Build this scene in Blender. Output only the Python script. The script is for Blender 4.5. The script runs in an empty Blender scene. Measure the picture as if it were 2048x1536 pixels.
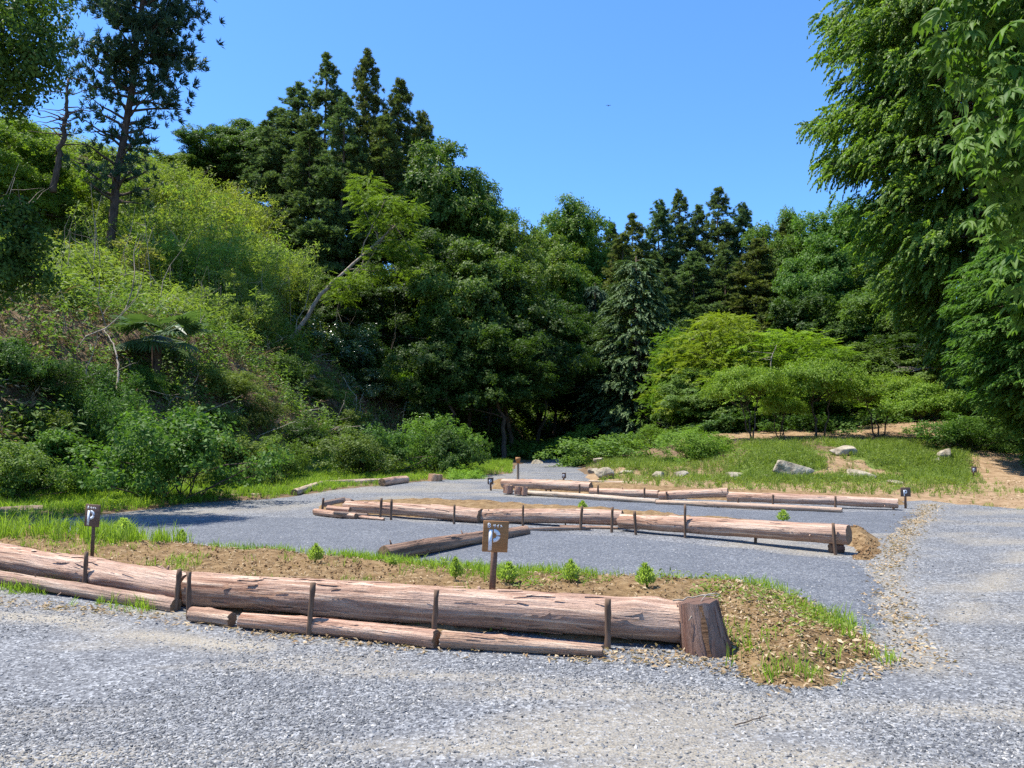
import bpy, math
import numpy as np
from mathutils import Vector, Matrix

RNG = np.random.default_rng(7)
scene = bpy.context.scene
COL = scene.collection
PI = math.pi

# ------------------------------------------------------------------ camera
F = 1539.0
PITCH = math.radians(4.35)
CAMZ = 1.5
cam = bpy.data.cameras.new('camera')
cam.sensor_width = 36.0
cam.lens = 36.0 * F / 2048.0
cam.clip_end = 4000
cam.clip_start = 0.05
co = bpy.data.objects.new('camera', cam)
COL.objects.link(co)
co.location = (0, 0, CAMZ)
co.rotation_euler = (PI / 2 + PITCH, 0, 0)
scene.camera = co
cP, sP = math.cos(PITCH), math.sin(PITCH)


def ray(px, py):
    u = (px - 1024) / F
    v = (768 - py) / F
    return np.array([u, cP - sP * v, sP + cP * v])


def at(px, py, y):
    """point of the sight line px,py at distance y"""
    d = ray(px, py)
    t = y / d[1]
    return np.array([d[0] * t, y, CAMZ + d[2] * t])


# ------------------------------------------------------------------ noise
def _hash(ix, iy, s):
    n = (ix * 374761393 + iy * 668265263 + s * 974711) & 0x7fffffff
    n = ((n ^ (n >> 13)) * 1274126177) & 0x7fffffff
    return ((n ^ (n >> 16)) & 0xffff) / 65535.0


def noise(x, y, sc=1.0, seed=0):
    x = np.asarray(x, float) / sc + 1000
    y = np.asarray(y, float) / sc + 1000
    ix = np.floor(x).astype(np.int64); iy = np.floor(y).astype(np.int64)
    fx = x - ix; fy = y - iy
    fx = fx * fx * (3 - 2 * fx); fy = fy * fy * (3 - 2 * fy)
    a = _hash(ix, iy, seed); b = _hash(ix + 1, iy, seed)
    c = _hash(ix, iy + 1, seed); d = _hash(ix + 1, iy + 1, seed)
    return (a * (1 - fx) + b * fx) * (1 - fy) + (c * (1 - fx) + d * fx) * fy - 0.5


def fbm(x, y, sc=1.0, seed=0, o=4):
    r = 0; a = 1.0
    for i in range(o):
        r = r + a * noise(x, y, sc, seed + i * 17)
        sc *= 0.5; a *= 0.5
    return r


def ss(a, b, x):
    t = np.clip((np.asarray(x, float) - a) / (b - a), 0, 1)
    return t * t * (3 - 2 * t)


# ------------------------------------------------------------------ terrain
def gr(y):
    return 0.018 * (np.clip(y, 4, 62) - 4)


def G(px, py, h=0.0):
    """where the sight line meets the lot's gentle slope (h above it)"""
    d = ray(px, py)
    # CAMZ + dz t = .018 (dy t - 4) + h
    t = (CAMZ - h + 0.072) / (0.018 * d[1] - d[2])
    return np.array([d[0] * t, d[1] * t, CAMZ + d[2] * t])


def foot(y):
    return np.interp(y, [-20, 0, 8, 14.9, 21, 29, 38, 48, 55, 70, 100],
                     [-14, -12.2, -11.3, -10.0, -7.9, -4.8, -2.6, 0.3, 3, 6, 10])


def poly_sd(P, x, y):
    """signed distance to polygon, positive inside"""
    P = np.asarray(P, float)
    x = np.asarray(x, float); y = np.asarray(y, float)
    dm = np.full(x.shape, 1e9); ins = np.zeros(x.shape, bool)
    n = len(P)
    for i in range(n):
        a = P[i]; b = P[(i + 1) % n]
        e = b - a; l2 = max(e @ e, 1e-9)
        t = np.clip(((x - a[0]) * e[0] + (y - a[1]) * e[1]) / l2, 0, 1)
        dm = np.minimum(dm, np.hypot(x - a[0] - t * e[0], y - a[1] - t * e[1]))
        if a[1] != b[1]:
            c = ((a[1] > y) != (b[1] > y)) & (x < (b[0] - a[0]) * (y - a[1]) / (b[1] - a[1]) + a[0])
            ins ^= c
    return np.where(ins, dm, -dm)


def gp(pts):
    return [tuple(G(*p)[:2]) for p in pts]


GRAVEL = [(-11.2, -8), (-11.2, 13.0)] + gp([(-20, 1052), (150, 1036), (300, 1018), (400, 1006), (560, 996), (700, 977),
          (850, 963), (960, 952), (1030, 947)]) + [(0.2, 33), (1.2, 38), (4.5, 44), (8.3, 50), (10.2, 58), (12.2, 58), (10.3, 50), (6.5, 43), (3.6, 38), (2.7, 33)] + \
    gp([(1172, 952), (1175, 968), (1330, 985), (1460, 990), (1800, 1003), (1850, 1000), (1900, 1010), (2060, 1018)]) + [(13, 14.6), (13, -8)]


def terrain(x, y):
    x = np.asarray(x, float); y = np.asarray(y, float)
    z = gr(y)
    s = foot(y) - x
    wob = 1.5 * fbm(x, y, 5.0, 3)
    hl = np.interp(s + wob * ss(0, 3, s), [0, .8, 1.8, 5.5, 14, 22, 32, 60], [0, .15, 1.2, 4.6, 7.7, 9.6, 12.0, 18])
    hl = hl + np.interp(s, [4, 10, 16, 24, 40], [0, 2.5, 5.5, 8.0, 9.0]) * ss(42, 52, y)
    hb = np.interp(y - 57 + 2 * fbm(x, y, 12, 5), [0, 20, 60, 200], [0, 7, 18, 24])
    hr = np.interp(x - 18 + 2 * fbm(x, y, 9, 6), [0, 30, 80], [0, 13, 20]) * ss(26, 38, y)
    h = np.maximum(np.maximum(hl, hb), hr)
    plat = (.80 * ss(22, 31, y) + (.25 + .05 * np.clip(x - 9, 0, 12)) * ss(30, 37, y)) * ss(5.2, 9.5, x) * (1 - ss(39, 47, y))
    terr = .22 * ss(24.2, 25.6, y) * ss(2.9, 3.7, x) * (1 - ss(38, 44, y))
    h = np.maximum(h, plat + terr)
    sd = poly_sd(GRAVEL, x, y) + .25 * fbm(x, y, 1.1, 9)
    h = h + np.interp(sd, [-.8, 0, .5, 1.2], [.055, .0, -.10, -.4]) + .05 * fbm(x, y, .9, 8) * ss(.2, -1, sd)
    return z + h


def hit(px, py, lo=4.0, hi=110.0):
    """where the sight line first meets the terrain"""
    d = ray(px, py); d = d / d[1]
    ys = np.linspace(lo, hi, 1500)
    p = np.stack([d[0] * ys, ys, CAMZ + d[2] * ys], 1)
    below = p[:, 2] < terrain(p[:, 0], p[:, 1])
    i = int(np.argmax(below)) if below.any() else len(ys) - 1
    return p[i]


# ------------------------------------------------------------------ mesh helpers
def mesh_np(name, V, F4, mat=None, smooth=False, attrs=None):
    me = bpy.data.meshes.new(name)
    V = np.asarray(V, np.float32)
    if not isinstance(F4, (list, tuple)):
        F4 = [F4]
    F4 = [np.asarray(f, np.int32) for f in F4 if len(f)]
    me.vertices.add(len(V)); me.vertices.foreach_set('co', V.ravel())
    loops = np.concatenate([f.ravel() for f in F4])
    tot = np.concatenate([np.full(len(f), f.shape[1], np.int32) for f in F4])
    st = np.concatenate([[0], np.cumsum(tot)[:-1]]).astype(np.int32)
    me.loops.add(len(loops)); me.loops.foreach_set('vertex_index', loops)
    me.polygons.add(len(tot)); me.polygons.foreach_set('loop_start', st)
    if smooth:
        me.polygons.foreach_set('use_smooth', np.ones(len(tot), bool))
    if attrs:
        for k, a in attrs.items():
            at_ = me.attributes.new(k, 'FLOAT', 'POINT')
            at_.data.foreach_set('value', np.asarray(a, np.float32))
    me.update(calc_edges=True)
    me.validate()
    if mat:
        me.materials.append(mat)
    return me


def obj(name, me, parent=None, label=None, cat=None, group=None, kind=None, loc=None, rot=None):
    o = bpy.data.objects.new(name, me)
    COL.objects.link(o)
    if parent:
        o.parent = parent
    if loc is not None:
        o.location = loc
    if rot is not None:
        o.rotation_euler = rot
    if label: o['label'] = label
    if cat: o['category'] = cat
    if group: o['group'] = group
    if kind: o['kind'] = kind
    return o


class MB:
    """collects pieces into one mesh"""
    def __init__(s):
        s.V = []; s.F = {}; s.n = 0

    def add(s, V, Fs):
        V = np.asarray(V, float)
        if not isinstance(Fs, (list, tuple)) or (len(Fs) and not hasattr(Fs[0], 'shape')):
            Fs = [np.asarray(Fs)]
        for f in Fs:
            if len(f):
                s.F.setdefault(f.shape[1], []).append(f + s.n)
        s.V.append(V); s.n += len(V)
        return s

    def mesh(s, name, mat=None, smooth=False):
        return mesh_np(name, np.concatenate(s.V), [np.concatenate(v) for v in s.F.values()], mat, smooth)


def norm(a):
    return a / np.maximum(np.linalg.norm(a, axis=-1, keepdims=True), 1e-9)


def tube(P, R, seg=7, cap=True):
    P = np.asarray(P, float); n = len(P)
    R = np.broadcast_to(np.asarray(R, float), (n,))
    T = norm(np.gradient(P, axis=0))
    up = np.array([0, 0, 1.]) if abs(T[0][2]) < .9 else np.array([1., 0, 0])
    X = norm(np.cross(T, up)); Y = np.cross(T, X)
    a = np.linspace(0, 2 * PI, seg, endpoint=False)
    V = P[:, None] + R[:, None, None] * (np.cos(a)[None, :, None] * X[:, None] + np.sin(a)[None, :, None] * Y[:, None])
    V = V.reshape(-1, 3)
    i = np.arange(n - 1)[:, None] * seg; j = np.arange(seg)[None]; k = (j + 1) % seg
    Fq = np.stack([i + j, i + k, i + seg + k, i + seg + j], -1).reshape(-1, 4)
    out = [Fq]
    if cap:
        V = np.concatenate([V, P[:1], P[-1:]])
        c0 = len(V) - 2; c1 = c0 + 1
        j = np.arange(seg); k = (j + 1) % seg
        out.append(np.concatenate([np.stack([np.full(seg, c0), k, j], -1),
                                   np.stack([np.full(seg, c1), (n - 1) * seg + j, (n - 1) * seg + k], -1)]))
    return V, out


def wob_path(a, b, n, amp, rng):
    a = np.asarray(a, float); b = np.asarray(b, float)
    t = np.linspace(0, 1, n)[:, None]
    P = a + (b - a) * t
    w = rng.normal(size=(n, 3)); w[0] = 0; w = np.cumsum(w, 0); w -= t * w[-1]
    return P + w * amp * np.linalg.norm(b - a) / n


def box(c, s):
    x, y, z = np.asarray(s) / 2.0
    V = np.array([[-x, -y, -z], [x, -y, -z], [x, y, -z], [-x, y, -z], [-x, -y, z], [x, -y, z], [x, y, z], [-x, y, z]]) + np.asarray(c)
    Fq = np.array([[0, 3, 2, 1], [4, 5, 6, 7], [0, 1, 5, 4], [1, 2, 6, 5], [2, 3, 7, 6], [3, 0, 4, 7]])
    return V, Fq


# ------------------------------------------------------------------ materials
def mat_new(name):
    m = bpy.data.materials.new(name); m.use_nodes = True
    nt = m.node_tree; nt.nodes.clear()
    out = nt.nodes.new('ShaderNodeOutputMaterial')
    return m, nt, out


def N(nt, t, **kw):
    n = nt.nodes.new('ShaderNode' + t)
    for k, v in kw.items():
        if k.startswith('i_'):
            n.inputs[k[2:].replace('_', ' ')].default_value = v
        else:
            setattr(n, k, v)
    return n


def ramp(nt, stops, src):
    r = nt.nodes.new('ShaderNodeValToRGB')
    e = r.color_ramp.elements
    while len(e) < len(stops):
        e.new(0.5)
    for q, (p, c) in zip(e, stops):
        q.position = p; q.color = (*c, 1)
    nt.links.new(src, r.inputs[0])
    return r.outputs[0]


def mix(nt, fac, a, b, mode='MIX'):
    m = nt.nodes.new('ShaderNodeMix'); m.data_type = 'RGBA'; m.blend_type = mode
    for s, v in ((m.inputs[0], fac), (m.inputs[6], a), (m.inputs[7], b)):
        if hasattr(v, 'default_value') or isinstance(v, bpy.types.NodeSocket):
            nt.links.new(v, s)
        elif isinstance(v, (int, float)):
            s.default_value = v
        else:
            s.default_value = (*v, 1)
    return m.outputs[2]


def coords(nt, scale, which='Object'):
    tc = nt.nodes.new('ShaderNodeTexCoord')
    mp = nt.nodes.new('ShaderNodeMapping')
    mp.inputs['Scale'].default_value = scale if hasattr(scale, '__len__') else (scale,) * 3
    nt.links.new(tc.outputs[which], mp.inputs[0])
    return mp.outputs[0]


def tex_noise(nt, scale, detail=4, rough=.6, vec=None):
    n = N(nt, 'TexNoise'); n.inputs['Scale'].default_value = scale
    n.inputs['Detail'].default_value = detail; n.inputs['Roughness'].default_value = rough
    if vec: nt.links.new(vec, n.inputs['Vector'])
    return n.outputs['Fac']


def bump(nt, h, strength, dist, prev=None):
    b = N(nt, 'Bump'); b.inputs['Strength'].default_value = strength; b.inputs['Distance'].default_value = dist
    nt.links.new(h, b.inputs['Height'])
    if prev: nt.links.new(prev, b.inputs['Normal'])
    return b.outputs[0]


def leaf_mat(name, ca, cb, transl=.35, rough=.55, spec=.22, tc=None):
    m, nt, out = mat_new(name)
    g_ = N(nt, 'NewGeometry')
    col = ramp(nt, [(0, ca), (1, cb)], g_.outputs['Random Per Island'])
    nz = tex_noise(nt, .55, 2, .5, coords(nt, 1.0))
    col = mix(nt, ramp(nt, [(.35, (0, 0, 0)), (.7, (1, 1, 1))], nz), mix(nt, .3, col, (ca[0] * .6, ca[1] * .65, ca[2] * .6)), col)
    oi = N(nt, 'ObjectInfo')
    col = mix(nt, 1.0, col, oi.outputs['Color'], 'MULTIPLY')
    p = N(nt, 'BsdfPrincipled'); p.inputs['Roughness'].default_value = rough
    p.inputs['Specular IOR Level'].default_value = spec
    nt.links.new(col, p.inputs['Base Color'])
    t = N(nt, 'BsdfTranslucent')
    tcol = mix(nt, 1.0, col, tc or (1.25, 1.35, .6), 'MULTIPLY')
    nt.links.new(tcol, t.inputs['Color'])
    ms = N(nt, 'MixShader'); ms.inputs[0].default_value = transl
    nt.links.new(p.outputs[0], ms.inputs[1]); nt.links.new(t.outputs[0], ms.inputs[2])
    nt.links.new(ms.outputs[0], out.inputs['Surface'])
    return m


def simple(name, stops, scale, nscale=6, bumpd=.01, bumps=.5, rough=.85, detail=6, spec=.2, which='Object', rp=.6):
    m, nt, out = mat_new(name)
    c = coords(nt, scale, which)
    nz = tex_noise(nt, nscale, detail, rp, c)
    col = ramp(nt, stops, nz)
    p = N(nt, 'BsdfPrincipled'); p.inputs['Roughness'].default_value = rough
    p.inputs['Specular IOR Level'].default_value = spec
    nt.links.new(col, p.inputs['Base Color'])
    nt.links.new(bump(nt, nz, bumps, bumpd), p.inputs['Normal'])
    nt.links.new(p.outputs[0], out.inputs['Surface'])
    return m


def gravel_mat(name, cell, stops, sand, sandcol, sand_scale=.9, fine=None):
    m, nt, out = mat_new(name)
    c = coords(nt, 1.0)
    wn = N(nt, 'TexNoise'); wn.inputs['Scale'].default_value = cell * .4
    nt.links.new(c, wn.inputs['Vector'])
    vv = N(nt, 'VectorMath', operation='SCALE'); vv.inputs['Scale'].default_value = .02
    nt.links.new(wn.outputs['Color'], vv.inputs[0])
    ad = N(nt, 'VectorMath', operation='ADD'); nt.links.new(c, ad.inputs[0]); nt.links.new(vv.outputs[0], ad.inputs[1])
    vo = N(nt, 'TexVoronoi'); vo.inputs['Scale'].default_value = cell; vo.inputs['Randomness'].default_value = 1
    nt.links.new(ad.outputs[0], vo.inputs['Vector'])
    sep = N(nt, 'SeparateColor'); nt.links.new(vo.outputs['Color'], sep.inputs[0])
    col = ramp(nt, stops, sep.outputs[0])
    big = tex_noise(nt, 1.7, 5, .6, c)
    col = mix(nt, ramp(nt, [(.35, (0, 0, 0)), (.65, (1, 1, 1))], big), mix(nt, .35, col, (stops[0][1][0] * .9, stops[0][1][1] * .9, stops[0][1][2] * .92)), col)
    # dusty sand showing between the stones
    sa = N(nt, 'Attribute'); sa.attribute_name = 'sand'
    sm = sa.outputs['Fac']
    fn = tex_noise(nt, 90, 3, .7, c)
    sf = N(nt, 'Math', operation='MULTIPLY'); nt.links.new(sm, sf.inputs[0])
    nt.links.new(ramp(nt, [(.36, (0, 0, 0)), (.56, (1, 1, 1))], fn), sf.inputs[1])
    col = mix(nt, sf.outputs[0], col, sandcol)
    p = N(nt, 'BsdfPrincipled'); p.inputs['Roughness'].default_value = .8
    p.inputs['Specular IOR Level'].default_value = .3
    nt.links.new(col, p.inputs['Base Color'])
    b1 = bump(nt, sep.outputs[1], .9, .018)
    b1 = bump(nt, vo.outputs['Distance'], .6, .012, b1)
    nt.links.new(b1, p.inputs['Normal'])
    nt.links.new(p.outputs[0], out.inputs['Surface'])
    return m


def log_bark(name, stops, dark=(.06, .03, .022)):
    """fibrous bark running along the log's own X axis"""
    m, nt, out = mat_new(name)
    c = coords(nt, (1.1, 26, 26))
    n1 = tex_noise(nt, 1.0, 8, .65, c)
    col = ramp(nt, stops, n1)
    c2 = coords(nt, (.5, 3.0, 3.0))
    n2 = tex_noise(nt, 1.3, 4, .6, c2)
    col = mix(nt, ramp(nt, [(.38, (0, 0, 0)), (.68, (1, 1, 1))], n2), col, mix(nt, .55, col, (.60, .45, .35)))
    c3 = coords(nt, (1.6, 60, 60))
    n3 = tex_noise(nt, 1.0, 5, .7, c3)
    col = mix(nt, ramp(nt, [(.28, (.62, .62, .62)), (.42, (0, 0, 0))], n3), col, dark)
    oi = N(nt, 'ObjectInfo')
    col = mix(nt, 1.0, col, oi.outputs['Color'], 'MULTIPLY')
    p = N(nt, 'BsdfPrincipled'); p.inputs['Roughness'].default_value = .8; p.inputs['Specular IOR Level'].default_value = .22
    nt.links.new(col, p.inputs['Base Color'])
    b = bump(nt, n1, 1.0, .035); b = bump(nt, n3, .9, .012, b)
    nt.links.new(b, p.inputs['Normal'])
    nt.links.new(p.outputs[0], out.inputs['Surface'])
    return m


M = {}
M['broad'] = leaf_mat('broad_leaf', (.065, .12, .02), (.16, .24, .038), .36)
M['bright'] = leaf_mat('bright_leaf', (.12, .20, .022), (.23, .32, .045), .42)
M['bamboo'] = leaf_mat('bamboo_leaf', (.18, .25, .042), (.36, .43, .105), .48)
M['cedar'] = leaf_mat('cedar_needle', (.075, .12, .045), (.18, .25, .085), .28, .6)
M['fir'] = leaf_mat('fir_needle', (.024, .060, .034), (.06, .11, .058), .2, .55)
M['spruce'] = leaf_mat('spruce_needle', (.05, .09, .045), (.12, .175, .08), .18, .6)
M['cypress'] = leaf_mat('cypress_spray', (.07, .15, .026), (.25, .37, .065), .45, .5, .22)
M['maple'] = leaf_mat('near_leaf', (.085, .175, .026), (.17, .275, .045), .42, .55, .2)
M['shrub'] = leaf_mat('shrub_leaf', (.085, .155, .03), (.19, .28, .06), .4)
M['glossy'] = leaf_mat('glossy_leaf', (.04, .085, .022), (.10, .15, .05), .2, .3, .6)
M['myrtle'] = leaf_mat('small_tree_leaf', (.11, .19, .025), (.24, .33, .055), .42)
M['grass'] = leaf_mat('grass_blade', (.16, .27, .025), (.32, .43, .06), .48)
M['weed'] = leaf_mat('weed_leaf', (.135, .20, .03), (.25, .31, .065), .42)
M['kochia'] = leaf_mat('feathery_leaf', (.30, .42, .08), (.46, .56, .17), .5)
M['dry'] = leaf_mat('dry_leaf', (.20, .125, .06), (.58, .45, .29), .15, .8, .15)
M['palm'] = leaf_mat('palm_leaf', (.05, .10, .03), (.13, .20, .07), .3, .45, .4)
M['litter'] = leaf_mat('slope_litter', (.15, .10, .05), (.42, .31, .18), .12, .9, .1)
M['bark'] = simple('tree_bark', [(.3, (.035, .024, .017)), (.7, (.15, .105, .075))], (1, 1, .25), 14, .03, .7)
M['cedarbark'] = simple('cedar_bark', [(.3, (.06, .038, .028)), (.7, (.20, .14, .10))], (1, 1, .12), 16, .03, .7)
M['palebark'] = simple('pale_bark', [(.3, (.16, .12, .08)), (.7, (.42, .34, .25))], (1, 1, .3), 12, .02, .6)
M['deadwood'] = simple('dead_wood', [(.3, (.20, .16, .12)), (.7, (.50, .43, .34))], (1, 1, .3), 12, .02, .6)
M['cedarlog'] = log_bark('cedar_log_bark', [(.28, (.10, .045, .028)), (.42, (.28, .145, .09)), (.53, (.43, .26, .17)), (.68, (.74, .58, .43))])
M['darklog'] = log_bark('dark_log_bark', [(.28, (.05, .034, .026)), (.5, (.14, .10, .078)), (.75, (.30, .24, .19))], (.025, .018, .014))
M['palelog'] = log_bark('pale_log', [(.28, (.28, .20, .13)), (.5, (.48, .38, .27)), (.75, (.62, .53, .40))], (.15, .10, .07))
M['stumpbark'] = log_bark('stump_bark', [(.28, (.07, .028, .018)), (.5, (.17, .075, .048)), (.75, (.30, .15, .10))], (.04, .02, .015))
M['stake'] = simple('stake_wood', [(.3, (.085, .05, .032)), (.7, (.22, .145, .095))], (1, 1, .12), 40, .004, .5)


def rings_mat(ca=(.22, .12, .06), cb=(.40, .25, .14)):
    m, nt, out = mat_new('end_grain')
    c = coords(nt, 1.0)
    w = N(nt, 'TexWave'); w.wave_type = 'RINGS'; w.rings_direction = 'X'
    w.inputs['Scale'].default_value = 22; w.inputs['Distortion'].default_value = 2.5; w.inputs['Detail'].default_value = 3
    nt.links.new(c, w.inputs['Vector'])
    col = ramp(nt, [(0, ca), (1, cb)], w.outputs['Fac'])
    p = N(nt, 'BsdfPrincipled'); p.inputs['Roughness'].default_value = .85
    nt.links.new(col, p.inputs['Base Color']); nt.links.new(p.outputs[0], out.inputs['Surface'])
    return m


M['rings'] = rings_mat((.15, .085, .045), (.29, .18, .10))
M['rings_dark'] = rings_mat((.07, .035, .022), (.16, .085, .055))
M['board'] = simple('sign_board_wood', [(.3, (.25, .115, .042)), (.7, (.42, .21, .08))], (1, 1, 9), 5, .002, .3, .6)
M['darkboard'] = simple('dark_board_wood', [(.3, (.11, .065, .045)), (.7, (.20, .125, .085))], (1, 1, 9), 5, .002, .3, .6)
M['white'] = simple('stencil_paint', [(.3, (.62, .66, .68)), (.7, (.82, .84, .84))], 1, 60, .001, .1, .7)
M['rock'] = simple('boulder_stone', [(.3, (.12, .095, .062)), (.46, (.30, .25, .175)), (.7, (.48, .42, .31))], 1, 3.4, .12, .9, .9, 10)
M['soil'] = simple('bed_soil', [(.3, (.10, .06, .028)), (.5, (.21, .135, .065)), (.72, (.34, .24, .13))], 1, 9, .05, .9, .95, 9, .1, 'Object', .7)
M['gravel'] = gravel_mat('lane_gravel', 56, [(0, (.078, .08, .085)), (.4, (.145, .148, .153)), (.75, (.222, .226, .228)), (1, (.38, .385, .385))], .55, (.34, .29, .205))
M['bay'] = gravel_mat('bay_gravel', 60, [(0, (.072, .08, .094)), (.5, (.13, .137, .149)), (.85, (.178, .187, .198)), (1, (.27, .28, .29))], .74, (.22, .19, .14))
M['chip'] = None


def chip_mat():
    m, nt, out = mat_new('slate_chip')
    g_ = N(nt, 'NewGeometry')
    col = ramp(nt, [(0, (.055, .058, .062)), (.35, (.13, .132, .133)), (.7, (.205, .207, .206)), (.9, (.305, .30, .288)), (1, (.44, .42, .38))], g_.outputs['Random Per Island'])
    p = N(nt, 'BsdfPrincipled'); p.inputs['Roughness'].default_value = .62; p.inputs['Specular IOR Level'].default_value = .35
    nt.links.new(col, p.inputs['Base Color']); nt.links.new(p.outputs[0], out.inputs['Surface'])
    return m


M['chip'] = chip_mat()


def ground_mat():
    m, nt, out = mat_new('ground')
    c = coords(nt, 1.0)
    n1 = tex_noise(nt, 3.2, 9, .68, c)
    litter = ramp(nt, [(.3, (.06, .038, .022)), (.5, (.15, .10, .058)), (.7, (.27, .195, .115))], n1)
    dirt = ramp(nt, [(.3, (.17, .105, .055)), (.5, (.27, .18, .10)), (.72, (.40, .29, .18))], n1)
    green = ramp(nt, [(.3, (.07, .10, .02)), (.7, (.17, .22, .055))], n1)
    a1 = N(nt, 'Attribute'); a1.attribute_name = 'dirt'
    a2 = N(nt, 'Attribute'); a2.attribute_name = 'green'
    n2 = tex_noise(nt, 1.1, 5, .6, c)
    def mask(a):
        s = N(nt, 'Math', operation='ADD'); nt.links.new(a.outputs['Fac'], s.inputs[0])
        s2 = N(nt, 'Math', operation='MULTIPLY_ADD'); nt.links.new(n2, s2.inputs[0]); s2.inputs[1].default_value = 1.2; s2.inputs[2].default_value = -.6
        nt.links.new(s2.outputs[0], s.inputs[1])
        return ramp(nt, [(.42, (0, 0, 0)), (.58, (1, 1, 1))], s.outputs[0])
    col = mix(nt, mask(a1), litter, dirt)
    col = mix(nt, mask(a2), col, green)
    p = N(nt, 'BsdfPrincipled'); p.inputs['Roughness'].default_value = .95; p.inputs['Specular IOR Level'].default_value = .1
    nt.links.new(col, p.inputs['Base Color'])
    nt.links.new(bump(nt, n1, .8, .08), p.inputs['Normal'])
    nt.links.new(p.outputs[0], out.inputs['Surface'])
    return m


M['ground'] = ground_mat()


# ------------------------------------------------------------------ grids
def grid_mesh(name, xs, ys, zf, mat, keep=None, attrs=None, smooth=True):
    X, Y = np.meshgrid(xs, ys)
    Z = zf(X, Y)
    V = np.stack([X, Y, Z], -1).reshape(-1, 3)
    nx = len(xs); ny = len(ys)
    i = np.arange(ny - 1)[:, None] * nx; j = np.arange(nx - 1)[None]
    Fq = np.stack([i + j, i + j + 1, i + nx + j + 1, i + nx + j], -1).reshape(-1, 4)
    A = {k: f(X, Y).ravel() for k, f in (attrs or {}).items()}
    if keep is not None:
        K = keep(X, Y).ravel()
        Fq = Fq[K[Fq].any(1)]
        used = np.zeros(len(V), bool); used[Fq.ravel()] = True
        idx = np.cumsum(used) - 1
        V = V[used]; Fq = idx[Fq]; A = {k: a[used] for k, a in A.items()}
    return mesh_np(name, V, Fq, mat, smooth, A)


xs = np.concatenate([[-1500, -700, -350, -180, -110, -80], np.arange(-60, -16, .8), np.arange(-16, 24, .35), np.arange(24, 61, .8), [80, 110, 180, 350, 700, 1500]])
ys = np.concatenate([[-1500, -600, -200, -80, -40], np.arange(-20, 8, 1.0), np.arange(8, 46, .35), np.arange(46, 110, .8), [125, 160, 220, 400, 800, 1600]])
DIRTROAD = gp([(1830, 1003), (2060, 1022)]) + [(15, 13.5), (26, 22), (26, 31), (20.5, 29.5), (15.8, 26.5), (13.5, 22), (11.5, 18)]


def dirt_f(x, y):
    d = ss(-.6, .8, poly_sd(DIRTROAD, x, y)) * .9
    d = np.maximum(d, .85 * ss(7.5, 10, x) * (1 - ss(19, 22, x)) * ss(29.2, 30.4, y) * (1 - ss(37, 40, y)))
    d = np.maximum(d, .75 * ss(0, .6, x) * ss(13, 15.5, y) * (1 - ss(26, 28, y)))
    return d


def green_f(x, y):
    s = foot(y) - x
    a = .9 * ss(2.2, .6, s) * (1 - ss(34, 40, y)) * ss(-.4, .2, s + 1.5)
    b = .95 * ss(3, 4, x) * ss(20.5, 23.0, y) * (1 - ss(28.5, 30, y)) * ss(.3, -.8, poly_sd(DIRTROAD, x, y))
    b = b * (1 - .95 * np.exp(-((x - 5.8) / 2.4) ** 2 - ((y - 26.0) / 1.6) ** 2)) * ss(20.5, 23.5, y + .5 * x - 3)
    b = b * ss(-.45, -.05, fbm(x, y, 1.6, 24))
    c = 0 * x
    return np.maximum(np.maximum(a, b), c)


obj('ground', grid_mesh('ground', xs, ys, terrain, M['ground'], attrs={'dirt': dirt_f, 'green': green_f}), kind='structure')


def gz(x, y):
    return gr(y) + .022 * fbm(x, y, 1.6, 31, 3) * (1 - ss(20, 30, y)) + .008 * noise(x, y, .35, 33)


def sand_f(x, y):
    n1 = fbm(x * .5 + y * .12, y * 1.5 - x * .1, .8, 37, 5)
    a = ss(.0, .5, n1) * .62
    band = np.array(gp([(-60, 1228), (120, 1240), (250, 1268), (380, 1282), (520, 1296)]))
    b = np.exp(-(line_d(band, x, y) / .16) ** 2) * ss(-.5, .1, n1)
    gut = np.exp(-(line_d(GUT, x, y) / .22) ** 2) * .6
    rd = .55 * ss(13.5, 16, y) * ss(-.2, .2, fbm(x, y, 2.5, 39)) * ss(1.5, -1, x)
    for tr_, w_ in (([(-40, 1420), (500, 1400), (900, 1385), (1500, 1395), (2090, 1430)], .12), ([(-40, 1530), (600, 1490), (1200, 1500), (1700, 1540)], .14), ([(700, 1345), (1200, 1365), (1600, 1400)], .09), ([(1830, 1330), (1950, 1200), (2060, 1100)], .2)):
        a = np.maximum(a, .75 * np.exp(-(line_d(np.array(gp(tr_)), x, y) / w_) ** 2) * ss(-.35, .3, n1))
    c = .0 * np.exp(-((x - 1.0) / 1.6) ** 2 - ((y - 4.3) / .7) ** 2)
    return np.clip(np.maximum(np.maximum(a, b), np.maximum(gut, rd)) + c, 0, 1)


def line_d(P, x, y):
    dm = np.full(np.shape(x), 1e9)
    for a, b in zip(P[:-1], P[1:]):
        a = np.array(a); e = np.array(b) - a
        t = np.clip(((x - a[0]) * e[0] + (y - a[1]) * e[1]) / (e @ e), 0, 1)
        dm = np.minimum(dm, np.hypot(x - a[0] - t * e[0], y - a[1] - t * e[1]))
    return dm


GUT = gp([(1840, 1330), (1800, 1260), (1785, 1200), (1770, 1140), (1800, 1080), (1845, 1030), (1865, 1006)])
gx = np.arange(-12, 14, .12); gy = np.concatenate([np.arange(-8, 2, 1.0), np.arange(2, 14, .08), np.arange(14, 59, .3)])
obj('gravel_lane', grid_mesh('gravel_lane', gx, gy, gz, M['gravel'],
                             keep=lambda x, y: poly_sd(GRAVEL, x, y) > -.5, attrs={'sand': sand_f}), kind='structure')

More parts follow.
